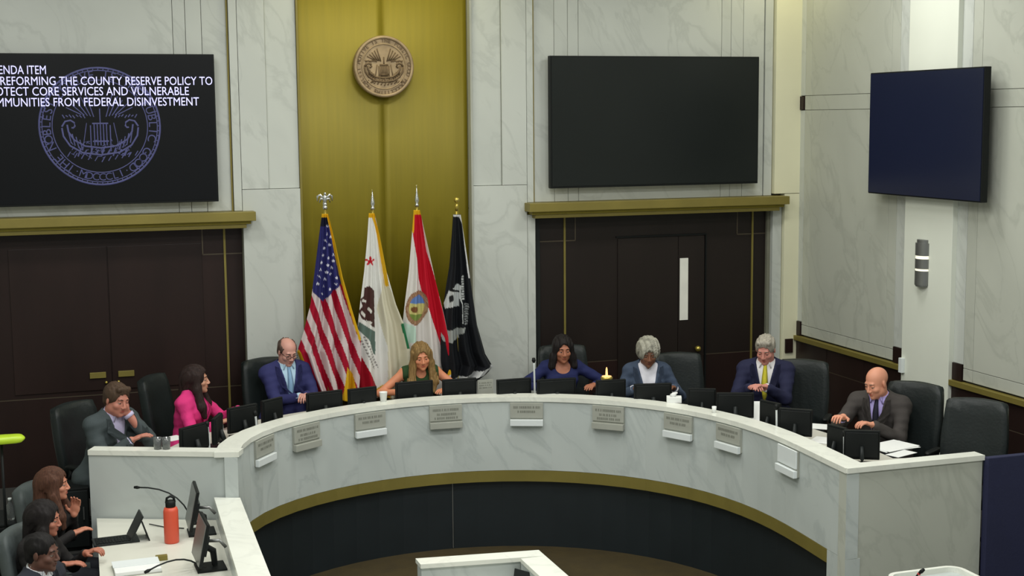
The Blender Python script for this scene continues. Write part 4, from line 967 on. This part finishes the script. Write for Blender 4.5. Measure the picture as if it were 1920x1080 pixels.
        for ax in range(3):
            sl0 = [slice(None)]*3; sl1 = [slice(None)]*3; sl0[ax] = slice(0, -1); sl1[ax] = slice(1, None)
            a = ins[tuple(sl0)]; b = ins[tuple(sl1)]; ch = a != b
            i, j, k = np.nonzero(ch); ijk = [i, j, k]; u, v = (ax+1) % 3, (ax+2) % 3
            ok = (ijk[u] > 0) & (ijk[v] > 0) & (ijk[u] < F.shape[u]-1) & (ijk[v] < F.shape[v]-1)
            ijk = [q[ok] for q in ijk]; flip = ~a[ijk[0], ijk[1], ijk[2]]
            def cell(du, dv):
                q = list(ijk); q[u] = q[u]-du; q[v] = q[v]-dv; return vid[q[0], q[1], q[2]]
            f = np.stack([cell(1, 1), cell(0, 1), cell(0, 0), cell(1, 0)], 1); f[flip] = f[flip][:, ::-1]; Q.append(f)
        Q = np.concatenate(Q)
        if not len(Q): return None
        return mesh_np(name, P, Q, material, parent)

SKIN = {}
def skin(c):
    if c not in SKIN:
        m = mat('skin', srgb(*c), 0.55, var=0.07, scale=9); m.node_tree.nodes['Principled BSDF'].inputs['Subsurface Weight'].default_value = 0.0; SKIN[c] = m
    return SKIN[c]
CL = {}
def cl(kind, c, rough=0.8, stretch=None, var=0.08, scale=7):
    k = (kind, c)
    if k not in CL: CL[k] = mat(kind, srgb(*c), rough, var=var, scale=scale, bump=0.15, stretch=stretch, spec=0.2)
    return CL[k]
def rot(ax, deg):
    return np.array(Matrix.Rotation(math.radians(deg), 3, ax))
def unit(v): v = np.asarray(v, float); return v/np.linalg.norm(v)
def person(label, crown, deg, lean=8, side=0, pitch=15, yaw=0, roll=0, female=False, skin_c=(200, 150, 125), hair='short', hair_c=(70, 50, 40),
           top_c=(50, 55, 60), shirt_c=None, tie_c=None, collar=True, L=None, R=None, sleeves=True, z_floor=0.0, scale=1.0, vneck=0.13, glasses=False, trousers_c=(40, 42, 48), hands=('L', 'R'),
           blazer=True, group=None, cuff_c=None, headscale=1.0, topname='jacket'):
    t = thing('person', label, 'person')
    S = scale
    # ---- skeleton in the person's own frame: facing -Y, origin on the floor below the pelvis
    px, py, pz = crown
    tors = rot('X', lean) @ rot('Y', side) @ np.array([0, 0, 1.0])
    ux = unit(rot('Y', side*0.6) @ np.array([1.0, 0, 0])); fw = unit(np.cross(ux, tors)); fw = fw if fw[1] < 0 else -fw
    P0 = np.array([0, 0, 0.56])
    sw = 0.158 if female else 0.182
    RH = rot('Z', yaw) @ rot('X', pitch) @ rot('Y', roll)
    N = P0+tors*0.50
    nt = unit(tors*0.75+np.array([0, 0, 0.25])+0.15*(RH @ np.array([0, -1.0, 0])))
    Hc = N+nt*0.135+fw*0.02
    hs = headscale
    hp = lambda x, f, z: Hc+RH @ (np.array([x, -f, z])*hs)
    cr = hp(0, -0.02, 0.122)
    # lift the pelvis so that the crown sits at its height
    dz = (pz-z_floor)/S-cr[2]
    P0 = P0+[0, 0, dz]; N = N+[0, 0, dz]; Hc = Hc+[0, 0, dz]; cr = cr+[0, 0, dz]
    a = math.radians(deg); Rz = np.array([[math.cos(a), -math.sin(a), 0], [math.sin(a), math.cos(a), 0], [0, 0, 1]])
    wp = atz(px, py, pz); base = wp-Rz @ cr*S
    t.location = (base[0], base[1], z_floor); t.rotation_euler = (0, 0, a); t.scale = (S, S, S)
    Cc = P0+tors*0.33
    sh = {s: N-tors*0.055+ux*sw*sg for s, sg in (('L', 1), ('R', -1))}
    hip = {s: P0+ux*0.09*sg-[0, 0, 0.02] for s, sg in (('L', 1), ('R', -1))}
    knee = {s: np.array([0.13*sg, -0.42, 0.52+dz*0.6]) for s, sg in (('L', 1), ('R', -1))}
    ank = {s: np.array([0.13*sg, -0.40, 0.085]) for s, sg in (('L', 1), ('R', -1))}
    arms = {}
    for s, sg, A in (('L', 1, L), ('R', -1, R)):
        A = dict(A or {}); T = np.array(A.get('at', (0.17*sg, -0.40, 0.775-z_floor*0)), float)
        if z_floor < 0: T[2] += 0.11
        if A.get('head') is not None: T = hp(*A['head'])
        S0 = sh[s]; l1, l2 = 0.285, 0.255; v = T-S0; D = np.linalg.norm(v)
        if D > (l1+l2)*0.985: T = S0+v/D*(l1+l2)*0.985; v = T-S0; D = np.linalg.norm(v)
        e = v/D; x = (l1*l1-l2*l2+D*D)/(2*D); hgt = math.sqrt(max(l1*l1-x*x, 0))
        pole = np.array(A.get('pole', (0.55*sg, 0.25, -0.8)), float); pole = unit(pole-e*(pole@e))
        E = S0+e*x+pole*hgt
        d = unit(A.get('dir', T-E+np.array([-0.25*sg, -0.3, 0])*0.4)); nn = np.array(A.get('palm', (0, 0, -1.0)), float); nn = unit(nn-d*(nn@d))
        arms[s] = (S0, E, T, d, nn, A.get('curl', 28), sg)
    r_n = 0.046 if female else 0.055
    def torso(F, infl, low=True):
        F.ell(P0+tors*0.02, (0.168, 0.125, 0.11), k=0.05, infl=infl); w_ = 0.86 if female else 1.0
        F.ell(P0+tors*0.16, (0.150*w_, 0.108, 0.14), np.stack([ux, -fw, tors], 1), k=0.06, infl=infl)
        F.ell(Cc, (0.165*w_, 0.112, 0.17), np.stack([ux, -fw, tors], 1), k=0.06, infl=infl)
        F.cone(sh['L']-ux*0.03, sh['R']+ux*0.03, 0.055, 0.055, k=0.06, infl=infl)
        for s, sg in (('L', 1), ('R', -1)):
            F.cone(N+tors*0.025, sh[s]-ux*sg*0.02+tors*0.004, 0.035, 0.048, k=0.04, infl=infl)
            if female: F.ell(Cc+tors*0.03+fw*0.085+ux*sg*0.072, (0.065, 0.05, 0.06), k=0.04, infl=infl)
    def arm(F, s, infl, upto=1.0, cut=0.0):
        S0, E, T, d, nn, cu, sg = arms[s]; q = 0.86 if female else 1.0
        F.cone(S0, E, 0.052*q, 0.040*q, k=0.03, infl=infl)
        F.cone(E, E+(T-E)*upto, 0.040*q, (0.030 if upto > 0.9 else 0.034)*q, k=0.02, infl=infl)
    def legs(F, infl):
        for s in 'LR':
            F.cone(hip[s], knee[s], 0.088, 0.062, k=0.05, infl=infl); F.cone(knee[s], ank[s], 0.056, 0.038, k=0.03, infl=infl)
    lo = np.array([-0.62, -0.95, 0.0]); hi = np.array([0.62, 0.34, cr[2]+0.06])
    allp = np.array([p for A in arms.values() for p in (A[0], A[1], A[2]+A[3]*0.2)]+list(knee.values())+[Hc, P0])
    lo = allp.min(0)-0.16; hi = allp.max(0)+0.16; lo[2] = 0.0; hi[2] = cr[2]+0.05
    # ---- body: one continuous skin
    fb = Field(lo, hi, 0.0072, (Hc-0.145, Hc+0.145), 0.0040)
    torso(fb, 0.0); legs(fb, -0.003)
    for s in 'LR':
        fb.ell(ank[s]+[0, -0.06, -0.045], (0.04, 0.12, 0.036), k=0.03); arm(fb, s, 0.0)
        S0, E, T, d, nn, cu, sg = arms[s]; l = np.cross(d, nn)*(1 if s == 'R' else -1); hsz = 0.92 if female else 1.0
        pm = T+d*0.05*hsz; RM = np.stack([l, d, nn], 1)
        fb.ell(T+d*0.048*hsz, (0.040*hsz, 0.052*hsz, 0.016), RM, k=0.012)
        for i, (o_, ln) in enumerate(((0.030, 0.86), (0.010, 0.96), (-0.010, 0.9), (-0.029, 0.74))):
            p = T+d*0.085*hsz+l*o_*hsz*1.05; dd = unit(d+l*o_*2.2); c0 = math.radians(cu)
            for j, seg in enumerate((0.040, 0.026, 0.020)):
                an = c0*(0.6+0.55*j); q = p+(dd*math.cos(an)+nn*math.sin(an))*seg*ln*hsz
                fb.cone(p, q, 0.0092-0.0008*j, 0.0086-0.0008*j, k=0.004); p = q
        p = T+d*0.018+l*0.030*hsz; q = p+unit(d*0.55+l*0.8+nn*0.25)*0.042*hsz; fb.cone(p, q, 0.013, 0.0105, k=0.01)
        fb.cone(q, q+unit(d*0.9+l*0.25+nn*0.45)*0.032*hsz, 0.0105, 0.0085, k=0.004)
    # neck and head
    fb.cone(N-tors*0.03, hp(0, -0.022, -0.05), r_n+0.004, r_n, k=0.03)
    j = 0.93 if female else 1.0; E = lambda c, r, k=0.015, op='add', rr=None: fb.ell(hp(*c), np.array(r)*hs, RH if rr is None else RH @ rr, k=k, op=op)
    E((0, -0.018, 0.036), (0.076, 0.094, 0.083), 0.02); E((0, 0.026, -0.03), (0.060*j, 0.064, 0.075), 0.03)
    E((0, 0.045, -0.083), (0.036*j, 0.034, 0.028), 0.03); E((0, 0.074, -0.098), (0.016*j, 0.014, 0.013), 0.02)
    for s in (-1, 1):
        E((s*0.050*j, 0.008, -0.062), (0.016, 0.034, 0.026), 0.03)                     # jaw corner
        E((s*0.040, 0.058, -0.026), (0.022, 0.022, 0.018), 0.02)                       # cheekbone
        E((s*0.031, 0.098, 0.006), (0.021, 0.017, 0.012), 0.012, 'cut')                # eye socket
        E((s*0.077, -0.008, -0.004), (0.009, 0.018, 0.031), 0.008, rr=rot('Z', s*18))  # ear
        E((s*0.012, 0.096, -0.033), (0.009, 0.011, 0.008), 0.006)                      # nostril wing
    fb.cone(hp(-0.034, 0.074, 0.026), hp(0.034, 0.074, 0.026), 0.011*hs, 0.011*hs, k=0.014)
    fb.cone(hp(0, 0.082, 0.016), hp(0, 0.1045, -0.027), 0.008*hs, 0.0115*hs, k=0.008)
    E((0, 0.084, -0.052), (0.020, 0.010, 0.010), 0.01); E((0, 0.086, -0.066), (0.018, 0.009, 0.006), 0.006); E((0, 0.094, -0.0595), (0.022, 0.006, 0.0022), 0.003, 'cut')
    fb.mesh('body', skin(skin_c), t)
    # ---- face details
    def ballpart(name, items, m):
        bm = bmesh.new()
        for c, r in items: add_ball(bm, hp(*c), tuple(np.array(r)*hs), 14, 10, Matrix(RH.tolist()))
        return link_mesh(name, bm, m, t, True)
    for s in (-1, 1):
        eo = ballpart('eye', [((s*0.031, 0.073, 0.006), (0.0135, 0.0125, 0.0118))], M['eye'])
        ballpart('iris', [((s*0.031, 0.0815, 0.002), (0.0062, 0.0052, 0.0062))], M['iris']).parent = eo
        ballpart('eyelid', [((s*0.031, 0.0735, 0.0095), (0.0150, 0.0135, 0.0100))], skin(skin_c))
        bm = bmesh.new(); add_tube(bm, [hp(s*0.014, 0.088, 0.026), hp(s*0.030, 0.088, 0.031), hp(s*0.047, 0.074, 0.026)], [0.0028, 0.0036, 0.002], 6)
        link_mesh('eyebrow', bm, cl('hair', tuple(int(v*0.8) for v in hair_c)), t, True)
    lipc = tuple(int(v*k) for v, k in zip(skin_c, (0.88, 0.66, 0.68)))
    ballpart('lips', [((0, 0.0885, -0.0545), (0.0195, 0.0065, 0.0042)), ((0, 0.0885, -0.0645), (0.0175, 0.007, 0.005))], skin(lipc))
    if glasses:
        bm = bmesh.new()
        for s in (-1, 1):
            pts = [hp(s*0.032+0.024*math.cos(u), 0.101, 0.003+0.017*math.sin(u)) for u in np.linspace(0, 2*math.pi, 17)]; add_tube(bm, pts, 0.0022, 6)
            add_tube(bm, [hp(s*0.056, 0.098, 0.008), hp(s*0.082, 0.0, 0.012)], 0.0022, 6)
        add_tube(bm, [hp(-0.009, 0.104, 0.006), hp(0.009, 0.104, 0.006)], 0.002, 6); link_mesh('glasses', bm, M['black'], t, True)
    # ---- hair
    if hair != 'bald':
        curly = hair == 'curly'; inf = {'short': 0.011, 'balding': 0.007, 'curly': 0.034, 'long': 0.016, 'bob': 0.016, 'cropped': 0.007}[hair]
        fh = Field(Hc-[0.17, 0.17, 0.42 if hair in ('long', 'bob') else 0.17], Hc+[0.17, 0.19, 0.19], 0.0050)
        Eh = lambda c, r, k=0.015, op='add': fh.ell(hp(*c), np.array(r)*hs, RH, k=k, op=op)
        Eh((0, -0.020, 0.038), (0.076+inf, 0.094+inf, 0.083+inf))
        if hair in ('short', 'balding', 'cropped'):
            Eh((0, -0.055, -0.03), (0.066, 0.052, 0.05), 0.03)
            fh.half(hp(0, 0.02, -0.02), RH @ np.array([0, -0.62, -0.8]), 0.004); fh.half(hp(0, -0.05, -0.065), RH @ np.array([0, 0, -1.0]))
            Eh((0, 0.110, -0.005), (0.085, 0.075, 0.084), 0.008, 'cut')
        if hair == 'balding': Eh((0, 0.03, 0.115), (0.078, 0.125, 0.085), 0.01, 'cut'); Eh((0, 0.12, 0.03), (0.11, 0.10, 0.09), 0.01, 'cut')
        if hair == 'short': fh.cone(hp(-0.04, 0.055, 0.098), hp(0.04, 0.05, 0.098), 0.020, 0.024, k=0.02)
        if hair == 'curly':
            Eh((0, -0.05, -0.01), (0.095, 0.075, 0.075), 0.03); fh.half(hp(0, 0, -0.055), RH @ np.array([0, 0, -1.0]), 0.01)
            Eh((0, 0.128, -0.028), (0.066, 0.078, 0.104), 0.01, 'cut')
        if hair in ('long', 'bob'):
            ln = -0.27 if hair == 'long' else -0.15
            def down(x, f, z, zz): q = hp(x, f, z); return q+np.array([0, 0, zz])+(Rz.T@np.array([0, 0, 0]))
            for s in (-1, 1):
                p0 = hp(s*0.070, 0.02, 0.04); p1 = hp(s*0.084, 0.015, -0.07); p2 = p1+np.array([0, 0, ln*0.55])+fw*(0.045 if hair == 'long' else 0.0)+ux*s*0.022; p3 = p2+np.array([0, 0, ln*0.3])+fw*0.02-ux*s*0.012
                fh.cone(p0, p1, 0.026, 0.034, k=0.03); fh.cone(p1, p2, 0.036, 0.036, k=0.03)
                if hair == 'long': fh.cone(p2, p3, 0.036, 0.020, k=0.03)
            b0 = hp(0, -0.07, 0.0); b1 = b0+np.array([0, 0, ln]); fh.cone(b0, b1-fw*0.03, 0.078, 0.060, k=0.04)
            Eh((0, 0.122, -0.012), (0.061, 0.085, 0.100), 0.010, 'cut'); Eh((0, 0.050, 0.134), (0.004, 0.05, 0.014), 0.010, 'cut')
            Eh((0, 0.03, -0.12), (0.052, 0.075, 0.075), 0.01, 'cut')
        fh.noise(0.0045 if curly else (0.0034 if hair == 'long' else 0.0022), 190 if curly else 160, 3, None if curly else (1, 0.6, 0.25))
        hm = cl('hair', hair_c, 0.62, (6, 6, 1.2) if not curly else None, 0.35, 22)
        fh.mesh('hair', hm, t)
    # ---- clothes
    fs = None
    if shirt_c:
        fs = Field(np.maximum(lo, [-0.34, -0.5, 0.4]), np.minimum(hi, [0.34, 0.4, N[2]+0.10]), 0.009)
        torso(fs, 0.008)
        fs.cone(N-tors*0.01+fw*0.004, N+tors*0.038+fw*0.004, r_n+0.020, r_n+0.012, k=0.01)
        fs.half(N+tors*0.045, tors*1+fw*0.25)
        fs.ell(N+fw*(r_n+0.035)+tors*0.02, (0.022, 0.03, 0.045), k=0.006, op='cut')
        fs.mesh('shirt', cl('shirt', shirt_c), t)
        if collar:
            bm = bmesh.new()
            for s in (-1, 1):
                k = [N+tors*0.052+ux*s*0.052-fw*0.01, N+tors*0.038+ux*s*0.026+fw*(r_n+0.008), N-tors*0.02+ux*s*0.050+fw*(r_n+0.024)]
                add_tube(bm, k, [0.012, 0.010, 0.006], 6)
            link_mesh('collar', bm, cl('shirt', shirt_c), t, True)
    fj = Field(lo, hi, 0.0078)
    torso(fj, 0.020 if blazer else 0.010)
    if blazer:
        fj.cone(P0+ux*0.12, P0-ux*0.12, 0.12, 0.12, k=0.05, infl=0.02)
        for s, sg in (('L', 1), ('R', -1)): fj.ell(sh[s], (0.065, 0.062, 0.055), k=0.03)
        for s, sg in (('L', 1), ('R', -1)): fj.cone(N+tors*0.03-fw*0.04+ux*sg*0.045, N-tors*0.01-fw*0.02+ux*sg*0.08, 0.022, 0.03, k=0.03)
    if sleeves:
        for s in 'LR': arm(fj, s, 0.014 if blazer else 0.009, 0.92)
    fj.noise(0.0028, 42, 5)
    # neck hole
    fj.cone(N+fw*0.01, N+tors*0.12+fw*0.02, r_n+(0.016 if blazer else 0.010), r_n+0.04, k=0.006, op='cut')
    if blazer:
        fj.wedge(N, ux, fw, tors, 0.02, -0.30, 0.062*vneck/0.13, 0.006)
    elif vneck > 0: fj.ell(N-tors*0.02+fw*0.085, (vneck*0.5, 0.07, vneck*0.42), np.stack([ux, -fw, tors], 1), k=0.008, op='cut')
    for s in 'LR':
        if not sleeves: 
            S0 = sh[s]; sg = arms[s][6]; fj.half(S0+ux*sg*0.012, ux*sg, 0.004)
    tm = cl(topname+'_cloth', top_c)
    fj.mesh(topname, tm, t)
    if blazer:
        for s in (-1, 1):
            bm = bmesh.new(); rows = []
            for i in range(12):
                f = i/11; zz = 0.005-0.29*f; hw_ = (0.062*(1-f)+0.006)*(vneck/0.13)+0.004; wd_ = 0.055*math.sin(math.pi*min(1, f*0.85+0.2))+0.004
                a_ = fj.hit(N+tors*zz+ux*s*(hw_+0.004), fw)+fw*0.003; b_ = fj.hit(N+tors*(zz+0.01)+ux*s*(hw_+wd_), fw)+fw*0.003
                rows.append((bm.verts.new(a_), bm.verts.new((a_+b_)/2+fw*0.006), bm.verts.new(b_)))
            for a_, b_ in zip(rows, rows[1:]):
                for k in (0, 1): bm.faces.new((a_[k], b_[k], b_[k+1], a_[k+1]))
            bmesh.ops.solidify(bm, geom=bm.faces[:], thickness=0.008); bmesh.ops.recalc_face_normals(bm, faces=bm.faces)
            link_mesh('lapel', bm, tm, t, True)
    if tie_c:
        bm = bmesh.new(); R_ = []
        for zz, w_ in zip((0.022, 0.004, -0.03, -0.09, -0.16, -0.24, -0.32), (0.019, 0.013, 0.018, 0.024, 0.029, 0.032, 0.034)):
            c = (fs if fs is not None else fj).hit(N+tors*zz, fw, 0.2)+fw*0.004; R_.append([bm.verts.new(c-ux*w_), bm.verts.new(c+fw*0.010), bm.verts.new(c+ux*w_), bm.verts.new(c-fw*0.01)])
        for a_, b_ in zip(R_, R_[1:]):
            for k in range(4): bm.faces.new((a_[k], a_[(k+1) % 4], b_[(k+1) % 4], b_[k]))
        bm.faces.new(R_[0]); bm.faces.new(R_[-1][::-1]); bmesh.ops.recalc_face_normals(bm, faces=bm.faces); link_mesh('necktie', bm, cl('tie', tie_c), t, True)
    if blazer and (cuff_c or shirt_c):
        for s in 'LR':
            S0, E_, T, d, nn, cu, sg = arms[s]; bm = bmesh.new(); q = E_+(T-E_)*0.88; add_tube(bm, [q, T-unit(T-E_)*0.004], [0.040, 0.039], 14); link_mesh('cuff', bm, cl('shirt', cuff_c or shirt_c), t, True)
    fl_ = Field([-0.3, -0.56, 0.06], [0.3, 0.2, 0.75], 0.016); fl_.ell(P0, (0.168, 0.12, 0.10), k=0.05, infl=0.012); legs(fl_, 0.010); fl_.half(ank['L']+[0, 0, 0.02], (0, 0, -1)); fl_.mesh('trousers', cl('trouser_cloth', trousers_c), t)
    for s in 'LR':
        bm = bmesh.new(); pillow(bm, tuple(ank[s]+[0, -0.065, -0.04]), 0.095, 0.28, 0.09, 0.6); link_mesh('shoe', bm, M['black'], t, True)
    return t

P = []
G1 = 'council members seated behind the dais'
P.append(person('man in grey jacket and lavender shirt resting his cheek on his hand', (222, 719, 1.28), 42, lean=14, pitch=14, yaw=-8, roll=6, skin_c=(186, 122, 104), hair='short', hair_c=(74, 58, 46),
       top_c=(66, 74, 76), shirt_c=(190, 184, 214), vneck=0.15, L=dict(head=(0.062, 0.075, -0.085), dir=(-0.25, 0.12, 1), palm=(-1, 0.2, 0), curl=25, pole=(0.5, -0.5, -1)), R=dict(at=(-0.05, -0.36, 0.80)), group=G1, scale=1.06))
P.append(person('woman in bright pink blazer with long dark hair, turned to the right', (363, 686, 1.25), 62, lean=6, pitch=0, yaw=14, female=True, skin_c=(196, 142, 116), hair='long', hair_c=(44, 32, 30),
       top_c=(214, 56, 124), shirt_c=(40, 36, 38), collar=False, vneck=0.12, L=dict(at=(0.10, -0.44, 0.86)), R=dict(at=(-0.12, -0.36, 0.79)), topname='blazer', group=G1))
P.append(person('balding man in royal blue jacket and pale blue tie looking down, hands clasped', (541, 636, 1.32), 12, lean=3, pitch=24, yaw=6, skin_c=(206, 152, 138), hair='balding', hair_c=(92, 74, 66), glasses=True,
       top_c=(50, 52, 98), shirt_c=(176, 206, 226), tie_c=(140, 176, 208), vneck=0.16, L=dict(at=(0.06, -0.36, 0.80), curl=60), R=dict(at=(-0.0, -0.38, 0.80), curl=60), group=G1, scale=1.03))
P.append(person('woman in dark green top with wavy blonde brown hair, leaning forward', (788, 644, 1.23), -4, lean=20, pitch=12, yaw=0, roll=-4, female=True, skin_c=(214, 140, 104), hair='long', hair_c=(132, 106, 66),
       top_c=(46, 72, 42), shirt_c=None, blazer=False, sleeves=False, vneck=0.10, topname='blouse', L=dict(at=(0.20, -0.40, 0.78), pole=(1, 0.2, -0.6)), R=dict(at=(-0.22, -0.38, 0.78), pole=(-1, 0.2, -0.6)), group=G1, scale=1.03))
P.append(person('woman in navy blue blouse with shoulder length black hair', (1055, 630, 1.26), -8, lean=8, pitch=10, yaw=0, female=True, skin_c=(168, 108, 82), hair='bob', hair_c=(30, 26, 26),
       top_c=(34, 40, 82), shirt_c=None, blazer=False, vneck=0.15, topname='blouse', L=dict(at=(0.24, -0.36, 0.78), pole=(1, 0, -0.5)), R=dict(at=(-0.24, -0.36, 0.78), pole=(-1, 0, -0.5)), group=G1, scale=1.05))
P.append(person('woman with curly grey hair in grey blue blazer and white top, looking down', (1216, 638, 1.24), -14, lean=14, pitch=16, yaw=-2, female=True, skin_c=(128, 84, 62), hair='curly', hair_c=(158, 156, 144),
       top_c=(66, 78, 98), shirt_c=(226, 226, 236), collar=False, vneck=0.19, topname='blazer', L=dict(at=(0.2, -0.38, 0.78)), R=dict(at=(-0.16, -0.38, 0.78)), group=G1, scale=1.04))
P.append(person('grey haired man in navy suit and bright yellow tie looking down', (1434, 631, 1.33), -34, lean=4, pitch=24, yaw=-8, skin_c=(204, 138, 124), hair='short', hair_c=(160, 154, 142),
       top_c=(38, 40, 66), shirt_c=(224, 222, 222), tie_c=(206, 196, 62), vneck=0.17, L=dict(at=(0.03, -0.38, 0.86), curl=40), R=dict(at=(-0.10, -0.38, 0.85), curl=40), group=G1, scale=1.06))
P.append(person('bald man in charcoal brown suit with lavender collar, looking down to the left', (1640, 690, 1.27), -50, lean=14, pitch=20, yaw=-26, skin_c=(214, 148, 120), hair='bald', hair_c=(150, 130, 115),
       top_c=(66, 62, 60), shirt_c=(176, 164, 220), tie_c=(44, 44, 58), vneck=0.13, L=dict(at=(0.05, -0.42, 0.80), curl=50), R=dict(at=(-0.16, -0.52, 0.86), dir=(-0.1, -1, 0.25), curl=45), group=G1, scale=1.05))
G2 = 'clerks seated at the lower left desk'
P.append(person('woman with long brown hair in profile, farthest of the clerks at lower left', (96, 878, 0.80), 72, lean=4, pitch=2, yaw=6, female=True, skin_c=(196, 130, 104), hair='long', hair_c=(84, 56, 44),
       top_c=(40, 38, 38), shirt_c=None, blazer=False, vneck=0.08, topname='sweater', z_floor=ZW, L=dict(at=(0.06, -0.20, 0.88), dir=(0, -0.2, 1), palm=(-1, 0, 0), curl=30, pole=(0.3, -0.2, -1)), R=dict(at=(-0.1, -0.24, 0.78)), group=G2))
P.append(person('woman with black hair in black coat reaching towards the tablet, middle clerk at lower left', (82, 940, 0.78), 66, lean=10, pitch=8, yaw=8, female=True, skin_c=(176, 112, 90), hair='bob', hair_c=(32, 28, 28),
       top_c=(36, 34, 34), shirt_c=None, blazer=False, vneck=0.08, topname='coat', z_floor=ZW, L=dict(at=(0.10, -0.38, 0.84), dir=(0, -1, 0.4), curl=55, pole=(0.6, 0, -1)), R=dict(at=(-0.04, -0.28, 0.80), dir=(0.4, -1, 0.1), curl=30), group=G2))
P.append(person('man with short black hair and white collar in profile at the bottom left corner', (76, 1000, 0.80), 58, lean=4, pitch=6, yaw=6, skin_c=(96, 62, 50), hair='cropped', hair_c=(26, 24, 24),
       top_c=(44, 46, 54), shirt_c=(226, 228, 232), vneck=0.12, z_floor=ZW, L=dict(at=(0.14, -0.24, 0.78)), R=dict(at=(-0.14, -0.24, 0.78)), group=G2))
chair(127, 752, 1.20, 48, 'black leather office chair behind the man in the grey jacket', sitter=P[0], gap=0.3)
chair(276, 702, 1.20, 62, 'black leather office chair behind the woman in the pink blazer', sitter=P[1], gap=0.22)
chair(492, 668, 1.19, 18, 'black leather office chair behind the man in the royal blue jacket', sitter=P[2], gap=0.10)
chair(783, 650, 1.19, -3, 'black leather office chair behind the woman in the green top', sitter=P[3], gap=0.38)
chair(1052, 643, 1.20, -8, 'black leather office chair behind the woman in the navy blouse', sitter=P[4], gap=0.36)
chair(1268, 658, 1.13, -14, 'black leather office chair behind the woman with grey curly hair', sitter=P[5], gap=0.36)
chair(1508, 671, 1.16, -42, 'black leather office chair behind the man with the yellow tie', sitter=P[6], gap=0.1)
chair(1722, 713, 1.16, -58, 'black leather office chair behind the bald man, before the white pilaster', sitter=P[7], gap=-0.05)
chair(1836, 744, 1.15, -52, 'empty black leather office chair at the far right, right of the white pilaster')
chair(44, 905, 0.60, 68, 'grey office chair behind the woman with long brown hair at lower left', gproto, ZW, 'grey chairs of the clerks')
chair(20, 985, 0.60, 64, 'grey office chair behind the middle clerk at lower left', gproto, ZW, 'grey chairs of the clerks')

# dark cabinet and grey computer tower beside the clerks
t = thing('storage_cabinet', 'black cabinet behind the woman with long brown hair at lower left', 'cabinet', (0.03, 11.35, 0))
box('body', -0.16, 0.14, -0.15, 0.15, 0.001, 0.50, M['black'], t, 0.006); box('door', -0.15, 0.13, -0.162, -0.151, 0.03, 0.48, M['black2'], t, 0.004); box('handle', 0.09, 0.10, -0.175, -0.162, 0.25, 0.35, M['metal'], t)
t = thing('computer_tower', 'grey computer tower between the clerks and the white topped desk', 'computer', (0.06, 10.68, ZW))
box('case', -0.10, 0.09, -0.22, 0.18, 0, 0.62, M['leather2'], t, 0.008); box('front_panel', -0.09, 0.08, -0.232, -0.221, 0.03, 0.6, M['metal'], t, 0.004); box('drive_slot', -0.07, 0.06, -0.238, -0.232, 0.5, 0.53, M['black'], t)
